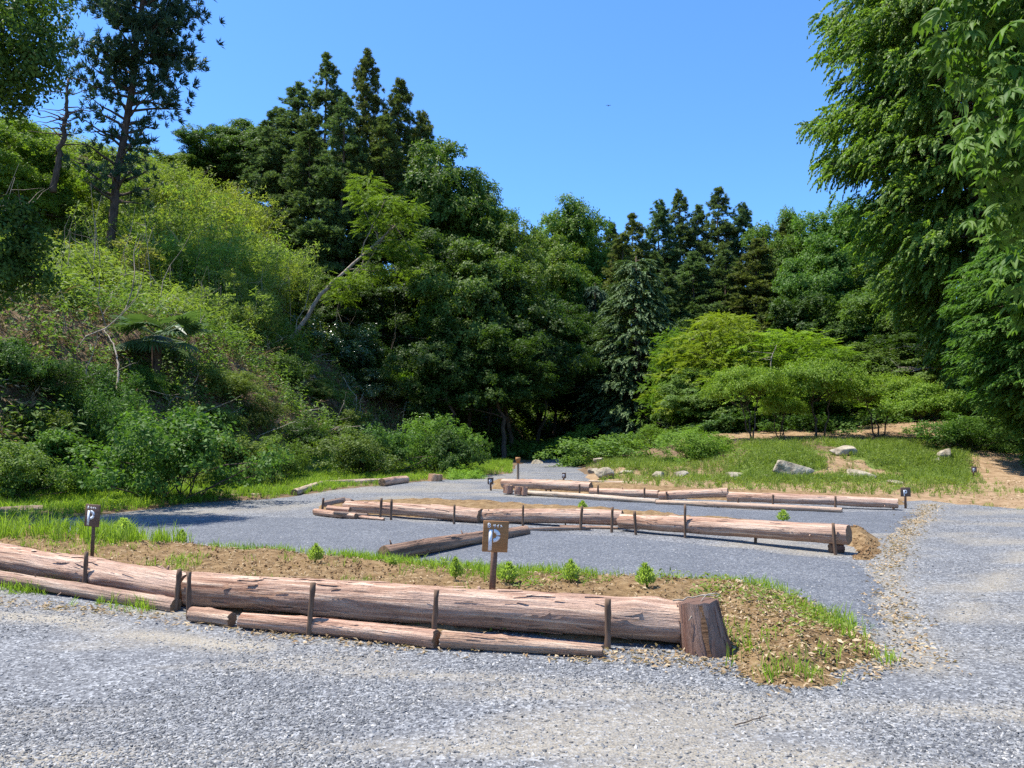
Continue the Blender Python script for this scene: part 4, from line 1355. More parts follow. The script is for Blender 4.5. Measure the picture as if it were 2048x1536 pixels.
cover('undergrowth', 'yellow green bamboo grass filling the upper left slope', [tw_bamboo(r0, 16, .9, .22, .045) for _ in range(5)], M['bamboo'], x, y, terrain, 1.25, 19, .35).color = (.72, .76, .75, 1)
x, y = scatter_pts(11000, -24, 3, 11, 45, lambda x, y: ss(1.0, 1.6, foot(y) - x) * (1 - ss(9, 12, foot(y) - x)) * ss(-.1, .25, fbm(x, y, 1.7, 97)), rg)
cover('dead_fern', 'dead brown fern fronds hanging on the left bank', [tw_spray(r0, 18, .6, .03, .14, .7, 1.1) for _ in range(5)], M['litter'], x, y, terrain, 1.0, 13, .9, .25)
x, y = scatter_pts(30000, -24, 2, 11, 45, lambda x, y: ss(1.0, 1.8, foot(y) - x) * (1 - ss(12, 16, foot(y) - x)), rg)
cover('leaf_litter', 'dry brown litter and dead fern on the left bank', [tw_broad(r0, 8, .25, .12, .03) for _ in range(4)], M['litter'], x, y, terrain, 1.0, 2, .9, cat='litter')


def sticks(name, label, n, acc, lo, hi, rad, upright, seed, mat):
    rng = np.random.default_rng(seed)
    x, y = scatter_pts(n, -24, 3, 11, 46, acc, rng)
    z = terrain(x, y); mb = MB()
    for i in range(len(x)):
        d = rdir(rng, 1)[0]
        d[2] = abs(d[2]) * .4 + .1 if not upright else 3.0
        d = d / np.linalg.norm(d); L = rng.uniform(lo, hi)
        b = np.array([x[i], y[i], z[i] - .1])
        P = wob_path(b, b + d * L, 6, .28, rng)
        mb.add(*tube(P, np.linspace(rad, rad * .3, 6) * rng.uniform(.5, 1.3), 4, False))
        for _ in range(2):
            q = P[rng.integers(2, 5)]; e = rdir(rng, 1)[0] * L * .3
            mb.add(*tube(wob_path(q, q + e, 4, .2, rng), np.linspace(rad * .4, rad * .15, 4), 3, False))
    obj(name, mb.mesh(name, M[mat], True), label=label, cat='branches', kind='stuff')


sticks('cut_branches', 'bleached cut branches and twigs strewn over the left bank', 2600, lambda x, y: ss(1., 1.6, foot(y) - x) * (1 - ss(9, 11, foot(y) - x)) * .5, 1.6 * .3, 2.1, .02, False, 61, 'deadwood')
sticks('bare_stems', 'thin bare stems standing among the bamboo on the left slope', 700, lambda x, y: ss(3, 5, foot(y) - x) * (1 - ss(14, 16, foot(y) - x)) * .5, 1.5, 4.5, .022, True, 62, 'palebark')
# forest floor at the back
x, y = scatter_pts(60000, -10, 42, 38, 84, lambda x, y: np.where(poly_sd(GRAVEL, x, y) < -.4, 1, 0) * ss(38, 42, y + np.where(x < 5, 6, 0)), rg)
cover('undergrowth', 'dark leafy undergrowth on the forest floor behind the clearing', [tw_broad(r0, 9, .45, .14, .065) for _ in range(5)], M['broad'], x, y, terrain, 1.4, 3, .5)

# grass
T_gr = [tw_grass(r0) for _ in range(8)]
T_tall = [tw_grass(r0, 12, .42, .011, .7) for _ in range(8)]
T_weed = [tw_broad(r0, 8, .16, .07, .035) for _ in range(5)]


def verge_acc(x, y):
    s = foot(y) - x; sd = poly_sd(GRAVEL, x, y)
    return ss(.1, -.35, sd) * ss(2.2, .8, s) * (.25 + .75 * ss(-.2, .2, fbm(x, y, 1.5, 14)))


x, y = scatter_pts(60000, -13, 0, 10, 36, verge_acc, rg)
cover('grass', 'bright grass verge between the gravel road and the left bank', T_gr + T_gr + T_weed, M['grass'], x, y, terrain, .62, 5, .25, cat='grass')


def mound_acc(x, y):
    sd = poly_sd(GRAVEL, x, y); dr = poly_sd(DIRTROAD, x, y)
    f = green_f(x, y) * ss(-.35, .15, fbm(x, y, 1.6, 24))
    return np.clip(f * ss(.0, -.4, sd) * ss(.2, -.3, dr) + .10 * ss(-.2, -.6, sd) * ss(14, 17, y) * ss(-.2, -.6, dr), 0, 1)


x, y = scatter_pts(70000, 1.5, 20, 15, 31, mound_acc, rg)
cover('grass', 'green weeds and grass on the low mound behind the third log row', T_weed + T_weed + T_gr, M['weed'], x, y, terrain, .8, 6, .3, cat='grass')
BEDL = gp([(-60, 1078), (40, 1076), (240, 1072), (300, 1084), (370, 1098), (350, 1114), (250, 1120), (130, 1110), (-60, 1090)])
x, y = scatter_pts(9000, -9, -2, 7, 14, lambda x, y: ss(-.15, .1, poly_sd(BEDL, x, y)) * (.3 + .7 * ss(-.2, .2, fbm(x, y, .8, 15))), rg)
cover('grass', 'tall bright grass behind the left front log', T_tall, M['grass'], x, y, bed_z, .66, 7, .2, cat='grass')
b1 = np.array(BED1)
x, y = scatter_pts(60000, -7, 4, 4.3, 10, lambda x, y: ss(.42, .0, poly_sd(b1, x, y)) * ss(-.12, -.02, poly_sd(b1, x, y)) * ss(-.2, .35, fbm(x, y, .6, 16)) * np.where(x > .9, .22, .8) * ((x > 1.5) | (y > np.interp(x, [-9, -2.95, 1.3], [9.9, 7.15, 6.05]))), rg)
cover('grass', 'thin grass tufts along the rim of the front soil bed', [tw_grass(r0, 8, .12, .006, .8, .05) for _ in range(6)], M['grass'], x, y, bed_z, 1., 8, .2, cat='grass')
x, y = scatter_pts(5500, -6, 4, 4.3, 10, lambda x, y: ss(.0, .1, poly_sd(b1, x, y)) * ss(-.1, .4, fbm(x, y, .6, 18)) * ss(-2, 1, x), rg)
cover('weeds', 'small weeds sprouting on the front soil bed', [tw_broad(r0, 7, .07, .045, .022) for _ in range(5)], M['weed'], x, y, bed_z, .9, 9, .3, cat='weeds')
# foot of the front logs
FOOT1 = gp([(-20, 1150), (90, 1168), (220, 1205), (340, 1222), (330, 1232), (200, 1215), (80, 1195), (-20, 1180)])
x, y = scatter_pts(12000, -7, 0, 5, 10, lambda x, y: ss(-.1, .1, poly_sd(FOOT1, x, y)) * ss(-.2, .2, fbm(x, y, .4, 22)), rg)
cover('grass', 'grass tufts at the foot of the left front log', [tw_grass(r0, 7, .2, .008, .8, .03) for _ in range(6)], M['grass'], x, y, lambda x, y: gz(x, y), .62, 10, .3, cat='grass')


# dry leaves
def flat_leaves(rng, n=1, L=.06, w=.028):
    D = rdir(rng, n); D[:, 2] *= .25
    return leaf_quads(np.zeros((n, 3)), D, np.array([0, 0, 1.]) + rng.normal(size=(n, 3)) * .25, L * rng.uniform(.6, 1.3), w * rng.uniform(.5, 1.1), .2)


T_dry = [flat_leaves(r0) for _ in range(10)]
GUT = gp([(1840, 1330), (1800, 1260), (1785, 1200), (1770, 1140), (1800, 1080), (1845, 1030), (1865, 1006)])


def line_d(P, x, y):
    dm = np.full(np.shape(x), 1e9)
    for a, b in zip(P[:-1], P[1:]):
        a = np.array(a); e = np.array(b) - a
        t = np.clip(((x - a[0]) * e[0] + (y - a[1]) * e[1]) / (e @ e), 0, 1)
        dm = np.minimum(dm, np.hypot(x - a[0] - t * e[0], y - a[1] - t * e[1]))
    return dm


MOUNDR = np.array(gp([(1440, 1200), (1540, 1180), (1660, 1226), (1730, 1268), (1820, 1330), (1745, 1350), (1640, 1368), (1530, 1362), (1400, 1325), (1160, 1318), (1160, 1300), (1420, 1300)]))
L1 = np.array(gp([(-40, 1198), (200, 1222), (380, 1250), (640, 1282), (880, 1298), (1200, 1312), (1420, 1330), (1560, 1364)]))
def dry_acc(x, y):
    a = np.exp(-(line_d(GUT, x, y) / .16) ** 2) * (.4 + .6 * ss(-.2, .2, fbm(x, y, .5, 28)))
    b = ss(-.15, .1, poly_sd(MOUNDR, x, y)) * .95
    c = np.exp(-(line_d(L1, x, y) / .13) ** 2) * (.35 + .65 * ss(-.2, .2, fbm(x, y, .4, 29)))
    return np.clip(a + b + c, 0, 1)


def top_z(x, y):
    return np.maximum(gz(x, y), gr(y) + np.maximum(bed_h(b1, .16, .26, 51, x, y), -.1)) + .012


x, y = scatter_pts(190000, -7, 9, 4.2, 16, dry_acc, rg)
cover('dry_leaves', 'tan dry leaves scattered along the gravel edge and right mound', T_dry, M['dry'], x, y, top_z, .72, 11, .3, cat='leaves')
x, y = scatter_pts(9000, -8, 4, 4.3, 10, lambda x, y: ss(.0, .1, poly_sd(b1, x, y)) * .9, rg)
cover('dry_leaves', 'dry leaf scraps and bark bits on the front soil bed', T_dry, M['dry'], x, y, top_z, .7, 12, .3, cat='leaves')


dr_ = np.array(DIRTROAD)
x, y = scatter_pts(26000, 8, 24, 13, 32, lambda x, y: ss(-.3, .5, poly_sd(dr_, x, y)) * (.25 + .75 * ss(-.25, .25, fbm(x, y, 1.2, 58))), rg)
cover('dry_leaves', 'dry leaves and chaff strewn over the dirt track', T_dry, M['dry'], x, y, lambda x, y: terrain(x, y) + .01, 1.0, 16, .3, cat='leaves')
x, y = scatter_pts(5000, 8, 24, 13, 34, lambda x, y: ss(-.4, .2, poly_sd(dr_, x, y)) * ss(.1, .45, fbm(x, y, 1.5, 59)) + .5 * ss(.6, -.1, np.abs(poly_sd(dr_, x, y))), rg)
cover('grass', 'low grass patches along the dirt track', T_gr, M['grass'], x, y, terrain, .45, 17, .3, cat='grass')
x, y = scatter_pts(9000, 6, 24, 27, 40, lambda x, y: ss(.2, .6, dirt_f(x, y)) * .8, rg)
cover('dry_leaves', 'dry leaves under the small trees on the soil bank', T_dry, M['dry'], x, y, lambda x, y: terrain(x, y) + .01, 1.3, 18, .3, cat='leaves')
# straw and bark shreds
T_straw = [leaf_quads(np.zeros((1, 3)), np.array([[1, 0, rng_z]]), np.array([[0, 0, 1.]]), .11, .007, .3) for rng_z in (-.1, 0., .1, .2)]
x, y = scatter_pts(26000, -8, 4.2, 4.3, 10, lambda x, y: np.clip(ss(-.12, .1, poly_sd(b1, x, y)) * .55 * (.2 + .8 * ss(-.2, .2, fbm(x, y, .7, 55))) + .35 * np.exp(-(line_d(L1, x, y) / .1) ** 2), 0, 1), rg)
cover('straw', 'dry straw and bark shreds strewn over the front soil bed', T_straw, M['dry'], x, y, top_z, .8, 14, .0, cat='straw')
bpy.data.objects['straw'].data.transform(Matrix.Identity(4))
x, y = scatter_pts(16000, -7.5, 3, 4.3, 10, lambda x, y: ss(.0, .12, poly_sd(b1, x, y)) * ss(-.05, .4, fbm(x, y, .7, 57)) * np.where(x > .8, .22, 1.), rg)
cover('grass', 'sparse short grass over the front soil bed', [tw_grass(r0, 5, .10, .006, .8, .03) for _ in range(6)], M['grass'], x, y, bed_z, 1., 15, .3, cat='grass')


# gravel chips
def chips(name, label, n, ymin, ymax, size, accept, seed, zf):
    rng = np.random.default_rng(seed)
    u = rng.uniform(0, 1, n)
    y = 1 / (1 / ymin - u * (1 / ymin - 1 / ymax))
    x = rng.uniform(-1, 1, n) * (.72 * y + .6)
    k = accept(x, y) > rng.uniform(0, 1, n); x = x[k]; y = y[k]; n = len(x)
    tm = []
    for _ in range(12):
        m = rng.integers(4, 7); a = np.sort(rng.uniform(0, 2 * PI, m) * .35 + np.linspace(0, 2 * PI, m, endpoint=False))
        r = rng.uniform(.65, 1.1, m); asp = rng.uniform(.4, .85)
        top = np.stack([np.cos(a) * r, np.sin(a) * r * asp, np.full(m, .13) + rng.normal(size=m) * .05], 1)
        bot = top * np.array([1.12, 1.12, 1]); bot[:, 2] = -.22
        j = np.arange(m); q = (j + 1) % m
        tm.append((np.concatenate([top, bot]), [j[None], np.stack([j + m, q + m, q, j], -1)]))
    pos = np.stack([x, y, zf(x, y) + .002], 1)
    d = np.array([0, 0, 1.]) + rng.normal(size=(n, 3)) * .22
    mb = MB(); place(mb, tm, pos, frames_z(d, rng), size * (.45 + .75 * rng.uniform(0, 1, n) + 1.0 * rng.uniform(0, 1, n) ** 9), rng)
    obj(name, mb.mesh(name, M['chip']), label=label, cat='gravel', kind='stuff')


bay1 = np.array(BAY1)
chips('gravel', 'loose grey slate chips on the lane in front of the logs', 150000, 2.8, 15, .0118,
      lambda x, y: ss(.1, -.1, poly_sd(b1, x, y)) * ss(.1, -.05, poly_sd(bay1, x, y)) * (poly_sd(GRAVEL, x, y) > .1) * (1 - .5 * sand_f(x, y)) * (.12 + .88 * ss(-.25, .3, fbm(x, y, 1.3, 35))), 21, gz)
chips('gravel', 'fine crushed blue grey stone in the first parking bay', 42000, 6, 14, .0095,
      lambda x, y: ss(-.1, .2, poly_sd(bay1, x, y)) * .8, 22, lambda x, y: gz(x, y) + .012)


M['clod'] = simple('soil_clod', [(.3, (.10, .058, .027)), (.5, (.20, .12, .058)), (.72, (.33, .22, .12))], 1, 14, .01, .6, .95, 6, .1)


def clods(name, label, P, n, size, seed, zf):
    rng = np.random.default_rng(seed)
    P = np.array(P); lo = P.min(0); hi = P.max(0)
    x = rng.uniform(lo[0], hi[0], n); y = rng.uniform(lo[1], hi[1], n)
    k = (poly_sd(P, x, y) > .02) & (fbm(x, y, .5, seed) + .35 > rng.uniform(0, .8, n)); x = x[k]; y = y[k]; n = len(x)
    tm = []
    for _ in range(10):
        d = np.array([[1, 0, 0], [0, 1, 0], [-1, 0, 0], [0, -1, 0], [0, 0, 1], [0, 0, -1]], float) * rng.uniform(.5, 1.1, (6, 1)) + rng.normal(size=(6, 3)) * .15
        tm.append((d, [np.array([[0, 1, 4], [1, 2, 4], [2, 3, 4], [3, 0, 4], [1, 0, 5], [2, 1, 5], [3, 2, 5], [0, 3, 5]])]))
    mb = MB(); place(mb, tm, np.stack([x, y, zf(x, y) + size * .2], 1), frames_z(rdir(rng, n), rng), size * (.25 + 1.3 * rng.uniform(0, 1, n) ** 4), rng)
    obj(name, mb.mesh(name, M['clod']), label=label, cat='soil', kind='stuff')


clods('soil_clods', 'crumbly brown soil clods on the front bed', BED1, 42000, .013, 401, top_z)
clods('soil_clods', 'crumbly soil clods at the right end of the second row', BED2END, 9000, .018, 402, lambda x, y: gr(y) + np.maximum(bed_h(np.array(BED2END), .14, .5, 61, x, y), -.05))

# ------------------------------------------------------------------ logs
def make_log(label, A, B, ra, rb, mat='cedarlog', seed=0, knots=5, strips=30, bend=.012, group=None, name='log', tint=None, ends=(True, True), endmat='rings', cat='log', rough=.075):
    rng = np.random.default_rng(seed)
    A = np.asarray(A, float); B = np.asarray(B, float)
    L = np.linalg.norm(B - A)
    nr = max(12, int(L / .05)); seg = 24
    t = np.linspace(0, 1, nr); a = np.linspace(0, 2 * PI, seg, endpoint=False)
    TT, AA = np.meshgrid(t, a, indexing='ij')
    R = ra + (rb - ra) * TT
    R = R * (1 + rough * 2 * fbm(TT * L * 1.2, np.cos(AA) * .8 + np.sin(AA) * 1.7, .6, seed) + rough * .9 * noise(TT * L * .4, AA * 6, .35, seed + 1) + .02 * np.sin(AA * 2 + seed))
    for _ in range(knots):
        kt = rng.uniform(.03, .97); ka = rng.uniform(0, 2 * PI); ks = rng.uniform(.35, .75)
        dd = ((TT - kt) * L / (ra * ks)) ** 2 + ((np.angle(np.exp(1j * (AA - ka)))) / (ks * .8)) ** 2
        R = R + ra * rng.uniform(.08, .22) * np.exp(-dd)
    by = bend * L * np.sin(t * PI) * rng.choice([-1, 1]); bz = bend * .4 * L * np.sin(t * PI)
    X = (TT - .5) * L
    X[0] += rng.normal(size=seg) * .006; X[-1] += rng.normal(size=seg) * .006
    V = np.stack([X, R * np.cos(AA) + by[:, None], R * np.sin(AA) + bz[:, None]], -1).reshape(-1, 3)
    i = np.arange(nr - 1)[:, None] * seg; j = np.arange(seg)[None]; k = (j + 1) % seg
    mb = MB(); mb.add(V, np.stack([i + j, i + k, i + seg + k, i + seg + j], -1).reshape(-1, 4))
    ringA = V[:seg].copy(); ringB = V[-seg:].copy()
    # peeling strips of bark
    for _ in range(int(strips * 1.6)):
        st = rng.uniform(.02, .9); sa = rng.uniform(0, 2 * PI); ln = rng.uniform(.06, .28); w = rng.uniform(.03, .16); m = 5
        q = np.linspace(0, 1, m); lift = rng.uniform(.001, .010) * (rng.choice([q ** 2, (1 - q) ** 2, np.sin(q * PI)]) if False else q ** 2)
        tt = np.clip(st + q * ln / L, 0, 1)
        rr = (ra + (rb - ra) * tt) * 1.045 + lift
        yb = np.interp(tt, t, by); zb = np.interp(tt, t, bz)
        sa2 = sa + rng.normal() * .12 * q
        P1 = np.stack([(tt - .5) * L, rr * np.cos(sa2) + yb, rr * np.sin(sa2) + zb], 1)
        P2 = np.stack([(tt - .5) * L, rr * np.cos(sa2 + w) + yb, rr * np.sin(sa2 + w) + zb], 1)
        P2[-1] = (P1[-1] + P2[-1]) / 2
        Vv = np.concatenate([P1, P2]); h = np.arange(m - 1)
        mb.add(Vv, np.stack([h, h + 1, h + 1 + m, h + m], -1))
    # branch stubs
    for _ in range(max(1, knots // 2)):
        st = rng.uniform(.05, .95); sa = rng.uniform(0, 2 * PI); r_ = ra + (rb - ra) * st
        c = np.array([(st - .5) * L, r_ * .9 * math.cos(sa) + np.interp(st, t, by), r_ * .9 * math.sin(sa) + np.interp(st, t, bz)])
        o = np.array([.3 * rng.normal(), math.cos(sa), math.sin(sa)]) * rng.uniform(.03, .07)
        mb.add(*tube(np.stack([c, c + o * .6, c + o]), [ra * .12, ra * .09, ra * .06], 6))
    ctr = (A + B) / 2
    xd = Vector(B - A).normalized()
    q = Vector((1, 0, 0)).rotation_difference(xd)
    root = obj(name, mb.mesh(name, M[mat], True), label=label, cat=cat, group=group, loc=ctr)
    root.rotation_euler = q.to_euler()
    c = tint or (RNG.uniform(.92, 1.08),) * 3
    root.color = (*c, 1)
    for e, (ring, sgn) in enumerate(((ringA, -1), (ringB, 1))):
        if not ends[e]: continue
        c0 = ring.mean(0)
        rings = [ring * f + c0 * (1 - f) + np.array([sgn * (.002 if f < .99 else .0), 0, 0]) for f in (.995, .6, .25)]
        Vc = np.concatenate(rings + [c0[None] + [[sgn * .002, 0, 0]]])
        jj = np.arange(seg); kk = (jj + 1) % seg; Fq = []
        for h in range(2):
            f = np.stack([h * seg + jj, h * seg + kk, (h + 1) * seg + kk, (h + 1) * seg + jj], -1)
            Fq.append(f if sgn > 0 else f[:, ::-1])
        tri = np.stack([2 * seg + jj, 2 * seg + kk, np.full(seg, 3 * seg)], -1)
        obj('cut_end', mesh_np('cut_end', Vc, [np.concatenate(Fq), tri if sgn > 0 else tri[:, ::-1]], M[endmat]), root)
    return root


def on(px, py, h):
    return G(px, py, h)


g1 = 'bark covered logs edging the parking bays'
s1 = 'thin logs lying under the edging logs'
A = on(1371, 1245, .155); B = on(384, 1178, .155)
make_log('long reddish front log ending at the leaning stump block', B, A, .150, .153, seed=101, knots=7, strips=120, group=g1, bend=.006)
make_log('front log running out of the left edge behind the A sign stake', on(-140, 1092, .15), on(379, 1178, .152), .142, .147, seed=102, knots=6, strips=90, group=g1, bend=.008)
make_log('thin low log between the first and second right front stakes', on(484, 1241, .055), on(872, 1279, .062), .06, .066, seed=103, strips=40, group=s1, tint=(1.15, 1.12, 1.1))
make_log('thin low log under the right part of the front log', on(884, 1279, .06), on(1205, 1302, .035), .062, .042, seed=104, strips=30, group=s1, tint=(1.05, 1.05, 1.0))
make_log('short thin log piece right of the pair of front stakes', on(384, 1229, .055), on(464, 1239, .05), .058, .055, seed=105, strips=10, group=s1, knots=2, tint=(1.1, 1.1, 1.05))
make_log('greyish thin log half buried under the left front log', on(-120, 1135, .05), on(352, 1212, .05), .06, .062, seed=106, strips=20, group=s1, tint=(.8, .8, .8))

# second row
def lg(label, a, da, ra, b, db, rb, **k):
    return make_log(label, at(a[0], a[1], da), at(b[0], b[1], db), ra, rb, **k)


lg('straight clean log at the right end of the second row', (1242, 1043), 12.05, .112, (1698, 1069), 9.78, .122, seed=111, knots=6, strips=60, group=g1, bend=.004)
lg('middle log of the second row behind the B sign', (958, 1032), 13.05, .112, (1245, 1035), 12.25, .118, seed=112, knots=6, strips=40, group=g1)
lg('reddish log at the left end of the second row', (692, 1013), 14.35, .10, (962, 1032), 12.95, .122, seed=113, knots=6, strips=40, group=g1)
make_log('dark block supporting the right end of the second row', on(1692, 1098, .05) + [-.02, .05, 0], on(1660, 1097, .05), .06, .06, mat='stumpbark', seed=114, strips=4, knots=1, group=s1)
make_log('dark barked log with pale cut end lying diagonally in the bay', on(768, 1109, .10), on(1052, 1062, .06), .105, .075, mat='darklog', tint=(1.2, 1.0, .85), seed=115, knots=8, strips=50, bend=.01)
make_log('flattened bark slab lying under the middle second row log', on(1010, 1062, .02), on(1180, 1056, .03), .03, .025, mat='darklog', seed=116, strips=14, knots=2, tint=(1.3, 1.2, 1.1))
make_log('brown bark strip beside the stake right of the B sign', on(1120, 1054, .02), on(1235, 1056, .02), .025, .02, mat='cedarlog', seed=117, strips=10, knots=1, tint=(.8, .75, .7))
gp_ = 'broken logs piled at the left end of the second row'
for k, (lab, a, b, r_, h1, h2) in enumerate([
    ('bottom log of the broken pile, cut end facing left', (630, 1024), (712, 1033), .06, .06, .05),
    ('short log on top of the broken pile, rising right', (648, 1008), (690, 999), .055, .19, .26),
    ('split log in the middle of the broken pile', (655, 1016), (700, 1020), .05, .15, .13),
    ('stubby block on the crest of the broken pile', (690, 1003), (704, 1006), .07, .2, .18),
    ('thin branch trailing right from the broken pile', (700, 1032), (768, 1039), .03, .04, .02),
    ('pale split piece lying against the pile front', (668, 1026), (735, 1030), .035, .1, .07),
]):
    make_log(lab, on(*a, h1), on(*b, h2), r_, r_ * .85, mat='cedarlog' if k % 2 == 0 else 'darklog', seed=130 + k, knots=3, strips=12, group=gp_, tint=(1.1, 1.05, 1.0), rough=.12)

# third row
lg('reddish log at the left end of the third row above small blocks', (1006, 967), 19.45, .115, (1182, 974), 18.15, .115, seed=141, knots=4, strips=24, group=g1)
lg('third row log second from the left', (1181, 984), 18.05, .09, (1318, 989), 17.15, .09, seed=142, knots=4, strips=20, group=g1)
lg('cracked third row log tilting up to the right', (1318, 992), 17.05, .085, (1456, 985), 16.45, .095, seed=143, knots=6, strips=40, group=g1, rough=.1)
lg('longest third row log ending beside the right P sign', (1455, 993), 16.45, .10, (1796, 1007), 15.05, .095, seed=144, knots=5, strips=40, group=g1)
make_log('pale thin log under the left half of the third row', on(1042, 985, .05), on(1312, 1003, .05), .055, .055, mat='palelog', seed=145, strips=20, group=s1)
make_log('pale thin log under the right half of the third row', on(1312, 1005, .05), on(1684, 1021, .045), .055, .05, mat='palelog', seed=146, strips=24, group=s1, tint=(.95, .85, .8))
make_log('bleached thin pole lying behind the third row', on(1178, 963, .03), on(1295, 967, .03), .035, .03, mat='palelog', seed=147, strips=4, knots=1)
gk = 'short log blocks at the left end of the third row'
for k, (lab, px, w, y0, y1, d) in enumerate([
    ('wide short block under the left log of the third row', 1016, 20, 970, 986, 18.6),
    ('middle small block under the left third row log', 1036, 15, 973, 989, 18.3),
    ('right small block under the left third row log', 1049, 12, 974, 990, 18.2)]):
    P0 = at(px, y1, d); P1 = at(px + 1, y0, d)
    make_log(lab, P0, P1, w / 2 * d / F, w / 2 * d / F * .95, mat='darklog', seed=150 + k, knots=1, strips=5, group=gk, name='log_block', bend=0, tint=(1.3, 1.0, .85))

# road edge logs
ge = 'logs along the left edge of the gravel road'
make_log('crooked pale log end pointing down to the gravel road', on(588, 986, .06), on(642, 967, .10), .09, .07, mat='palelog', seed=161, group=ge, strips=8, tint=(.9, .85, .8))
make_log('long grey log behind the crooked pale one', on(640, 967, .08), on(762, 962, .08), .065, .075, mat='darklog', seed=162, group=ge, strips=12, tint=(2.1, 2.0, 1.8))
make_log('short thick log block at the end of the road edge logs', on(764, 965, .10), on(812, 959, .10), .11, .11, mat='darklog', seed=163, group=ge, strips=8, tint=(1.9, 1.6, 1.4))
make_log('low thin log in the verge left of the road edge logs', on(445, 993, .04), on(522, 990, .04), .05, .045, mat='palelog', seed=164, group=ge, strips=6, tint=(.85, .8, .75))
make_log('old dark log lying in the grass at the far left', on(-10, 1024, .06), on(86, 1018, .08), .08, .07, mat='darklog', seed=165, group=ge, strips=14, tint=(1.2, 1.1, 1.0))
P0 = on(870, 962, 0); d = P0[1]
make_log('squat cut stump at the shaded road bend', P0 + [0, 0, -.05], P0 + [0.02, 0, .20], .22, .20, mat='darklog', seed=166, strips=8, knots=2, name='stump', cat='stump', bend=0, tint=(2.2, 1.7, 1.2))

# leaning stump block in front
P0 = G(1420, 1316, -.03) + [0, .09, 0]; P1 = at(1396, 1202, P0[1] + .03)
blk = make_log('upright cut log block leaning left at the end of the front log', P0, P1, .170, .143, mat='stumpbark', endmat='rings_dark', seed=171, knots=1, strips=16, bend=0, name='stump_block', cat='log block', rough=.035)
rgx = np.random.default_rng(4)
mb = MB()
top = P1 + [0, 0, .012]
mb.add(*tube(wob_path(top + [-.19, -.04, .0], top + [.16, .02, .03], 10, .25, rgx), np.linspace(.006, .004, 10), 5))
mb.add(*tube(wob_path(top + [-.10, -.14, -.12], top + [.05, -.02, .03], 10, .3, rgx), np.linspace(.004, .003, 10), 5))
mb.add(*tube(wob_path(top + [.02, .0, .03], top + [.17, .06, .02], 8, .3, rgx), np.linspace(.005, .003, 8), 5))
obj('twig', mb.mesh('twig', M['deadwood'], True), label='thin dry twig draped over the leaning log block', cat='twig')
# bare wood stripe on the block
mb = MB()
ax = norm((P1 - P0)[None])[0]; side = np.array([-.12, -1, 0]); side = norm((side - ax * (side @ ax))[None])[0]; tg = np.cross(ax, side)
n = 24; q = np.linspace(.05, .97, n); L_ = np.linalg.norm(P1 - P0)
rr = .165 + (.14 - .165) * q + .010
V = []
for w in (-.09, -.03, .03, .09):
    ang = w * 1.2 * (1 + .3 * np.sin(q * 9 + w * 30))
    V.append(P0 + ax * (q * L_)[:, None] + (side[None] * np.cos(ang)[:, None] + tg[None] * np.sin(ang)[:, None]) * rr[:, None] - P0)
V = np.concatenate(V); h = np.arange(n - 1); Fq = np.concatenate([np.stack([k * n + h, k * n + h + 1, (k + 1) * n + h + 1, (k + 1) * n + h], -1) for k in range(3)])
so = obj('bare_wood_strip', mesh_np('bare_wood_strip', V, Fq, M['palelog'], True), blk)
bpy.context.view_layer.update()
so.matrix_world = Matrix.Translation(Vector(P0))
so.color = (.50, .33, .22, 1)


# ------------------------------------------------------------------ stakes
def stake(label, base, top, r, seed, group, d_extra=0.0):
    rng = np.random.default_rng(seed)
    P0 = G(base[0], base[1], -.01) + np.array([0, d_extra, 0]); P1 = at(top[0], top[1], P0[1] + .01)
    P = wob_path(P0 + (P0 - P1) * .15, P1, 9, .03, rng) - P0
    V, Fs = tube(P, r * (1 + .08 * rng.normal(size=9)), 9)
    V = V + rng.normal(size=V.shape) * r * .04
    o = obj('stake', mesh_np('stake', V, Fs, M['stake'], False), label=label, cat='stake', group=group, loc=P0)
    return o


gk1 = 'stakes holding the front logs'
for k, (lab, b_, t_) in enumerate([
    ('front stake below the A sign', (168, 1192), (173, 1103)),
    ('left stake of the close pair at the front log joint, tilted right', (350, 1226), (359, 1138)),
    ('right stake of the close pair at the front log joint', (378, 1241), (378, 1143)),
    ('front stake between the stake pair and the middle of the front log', (617, 1275), (626, 1165)),
    ('front stake left of and below the B sign', (867, 1288), (873, 1180)),
    ('thick split stake nearest the leaning log block', (1215, 1299), (1216, 1198))]):
    stake(lab, b_, t_, .021 if k < 5 else .024, 200 + k, gk1)
gk2 = 'stakes holding the second row logs'
for k, (lab, b_, t_) in enumerate([
    ('stake at the broken log pile, leftmost of the second row', (643, 1031), (647, 996)),
    ('left stake of the close pair on the second row left log', (760, 1039), (763, 996)),
    ('right stake of the close pair on the second row left log', (782, 1041), (783, 998)),
    ('thin stake at the middle of the second row left log', (908, 1051), (909, 1009)),
    ('thin stake just right of the B sign top', (1046, 1056), (1046, 1010)),
    ('leaning stake on the right half of the second row middle log', (1161, 1062), (1164, 1012)),
    ('stake just left of the joint before the straight clean log', (1223, 1066), (1225, 1014)),
    ('stake just right of the joint at the start of the straight clean log', (1272, 1071), (1269, 1022)),
    ('tallest thin stake in front of the straight clean log', (1370, 1078), (1370, 1009)),
    ('stake in front of the middle of the straight clean log', (1511, 1089), (1512, 1040)),
    ('leaning stake near the right end of the straight clean log', (1671, 1111), (1666, 1046))]):
    stake(lab, b_, t_, .022 if k not in (8, 3, 4) else .018, 230 + k, gk2)
gk3 = 'stakes holding the third row logs'
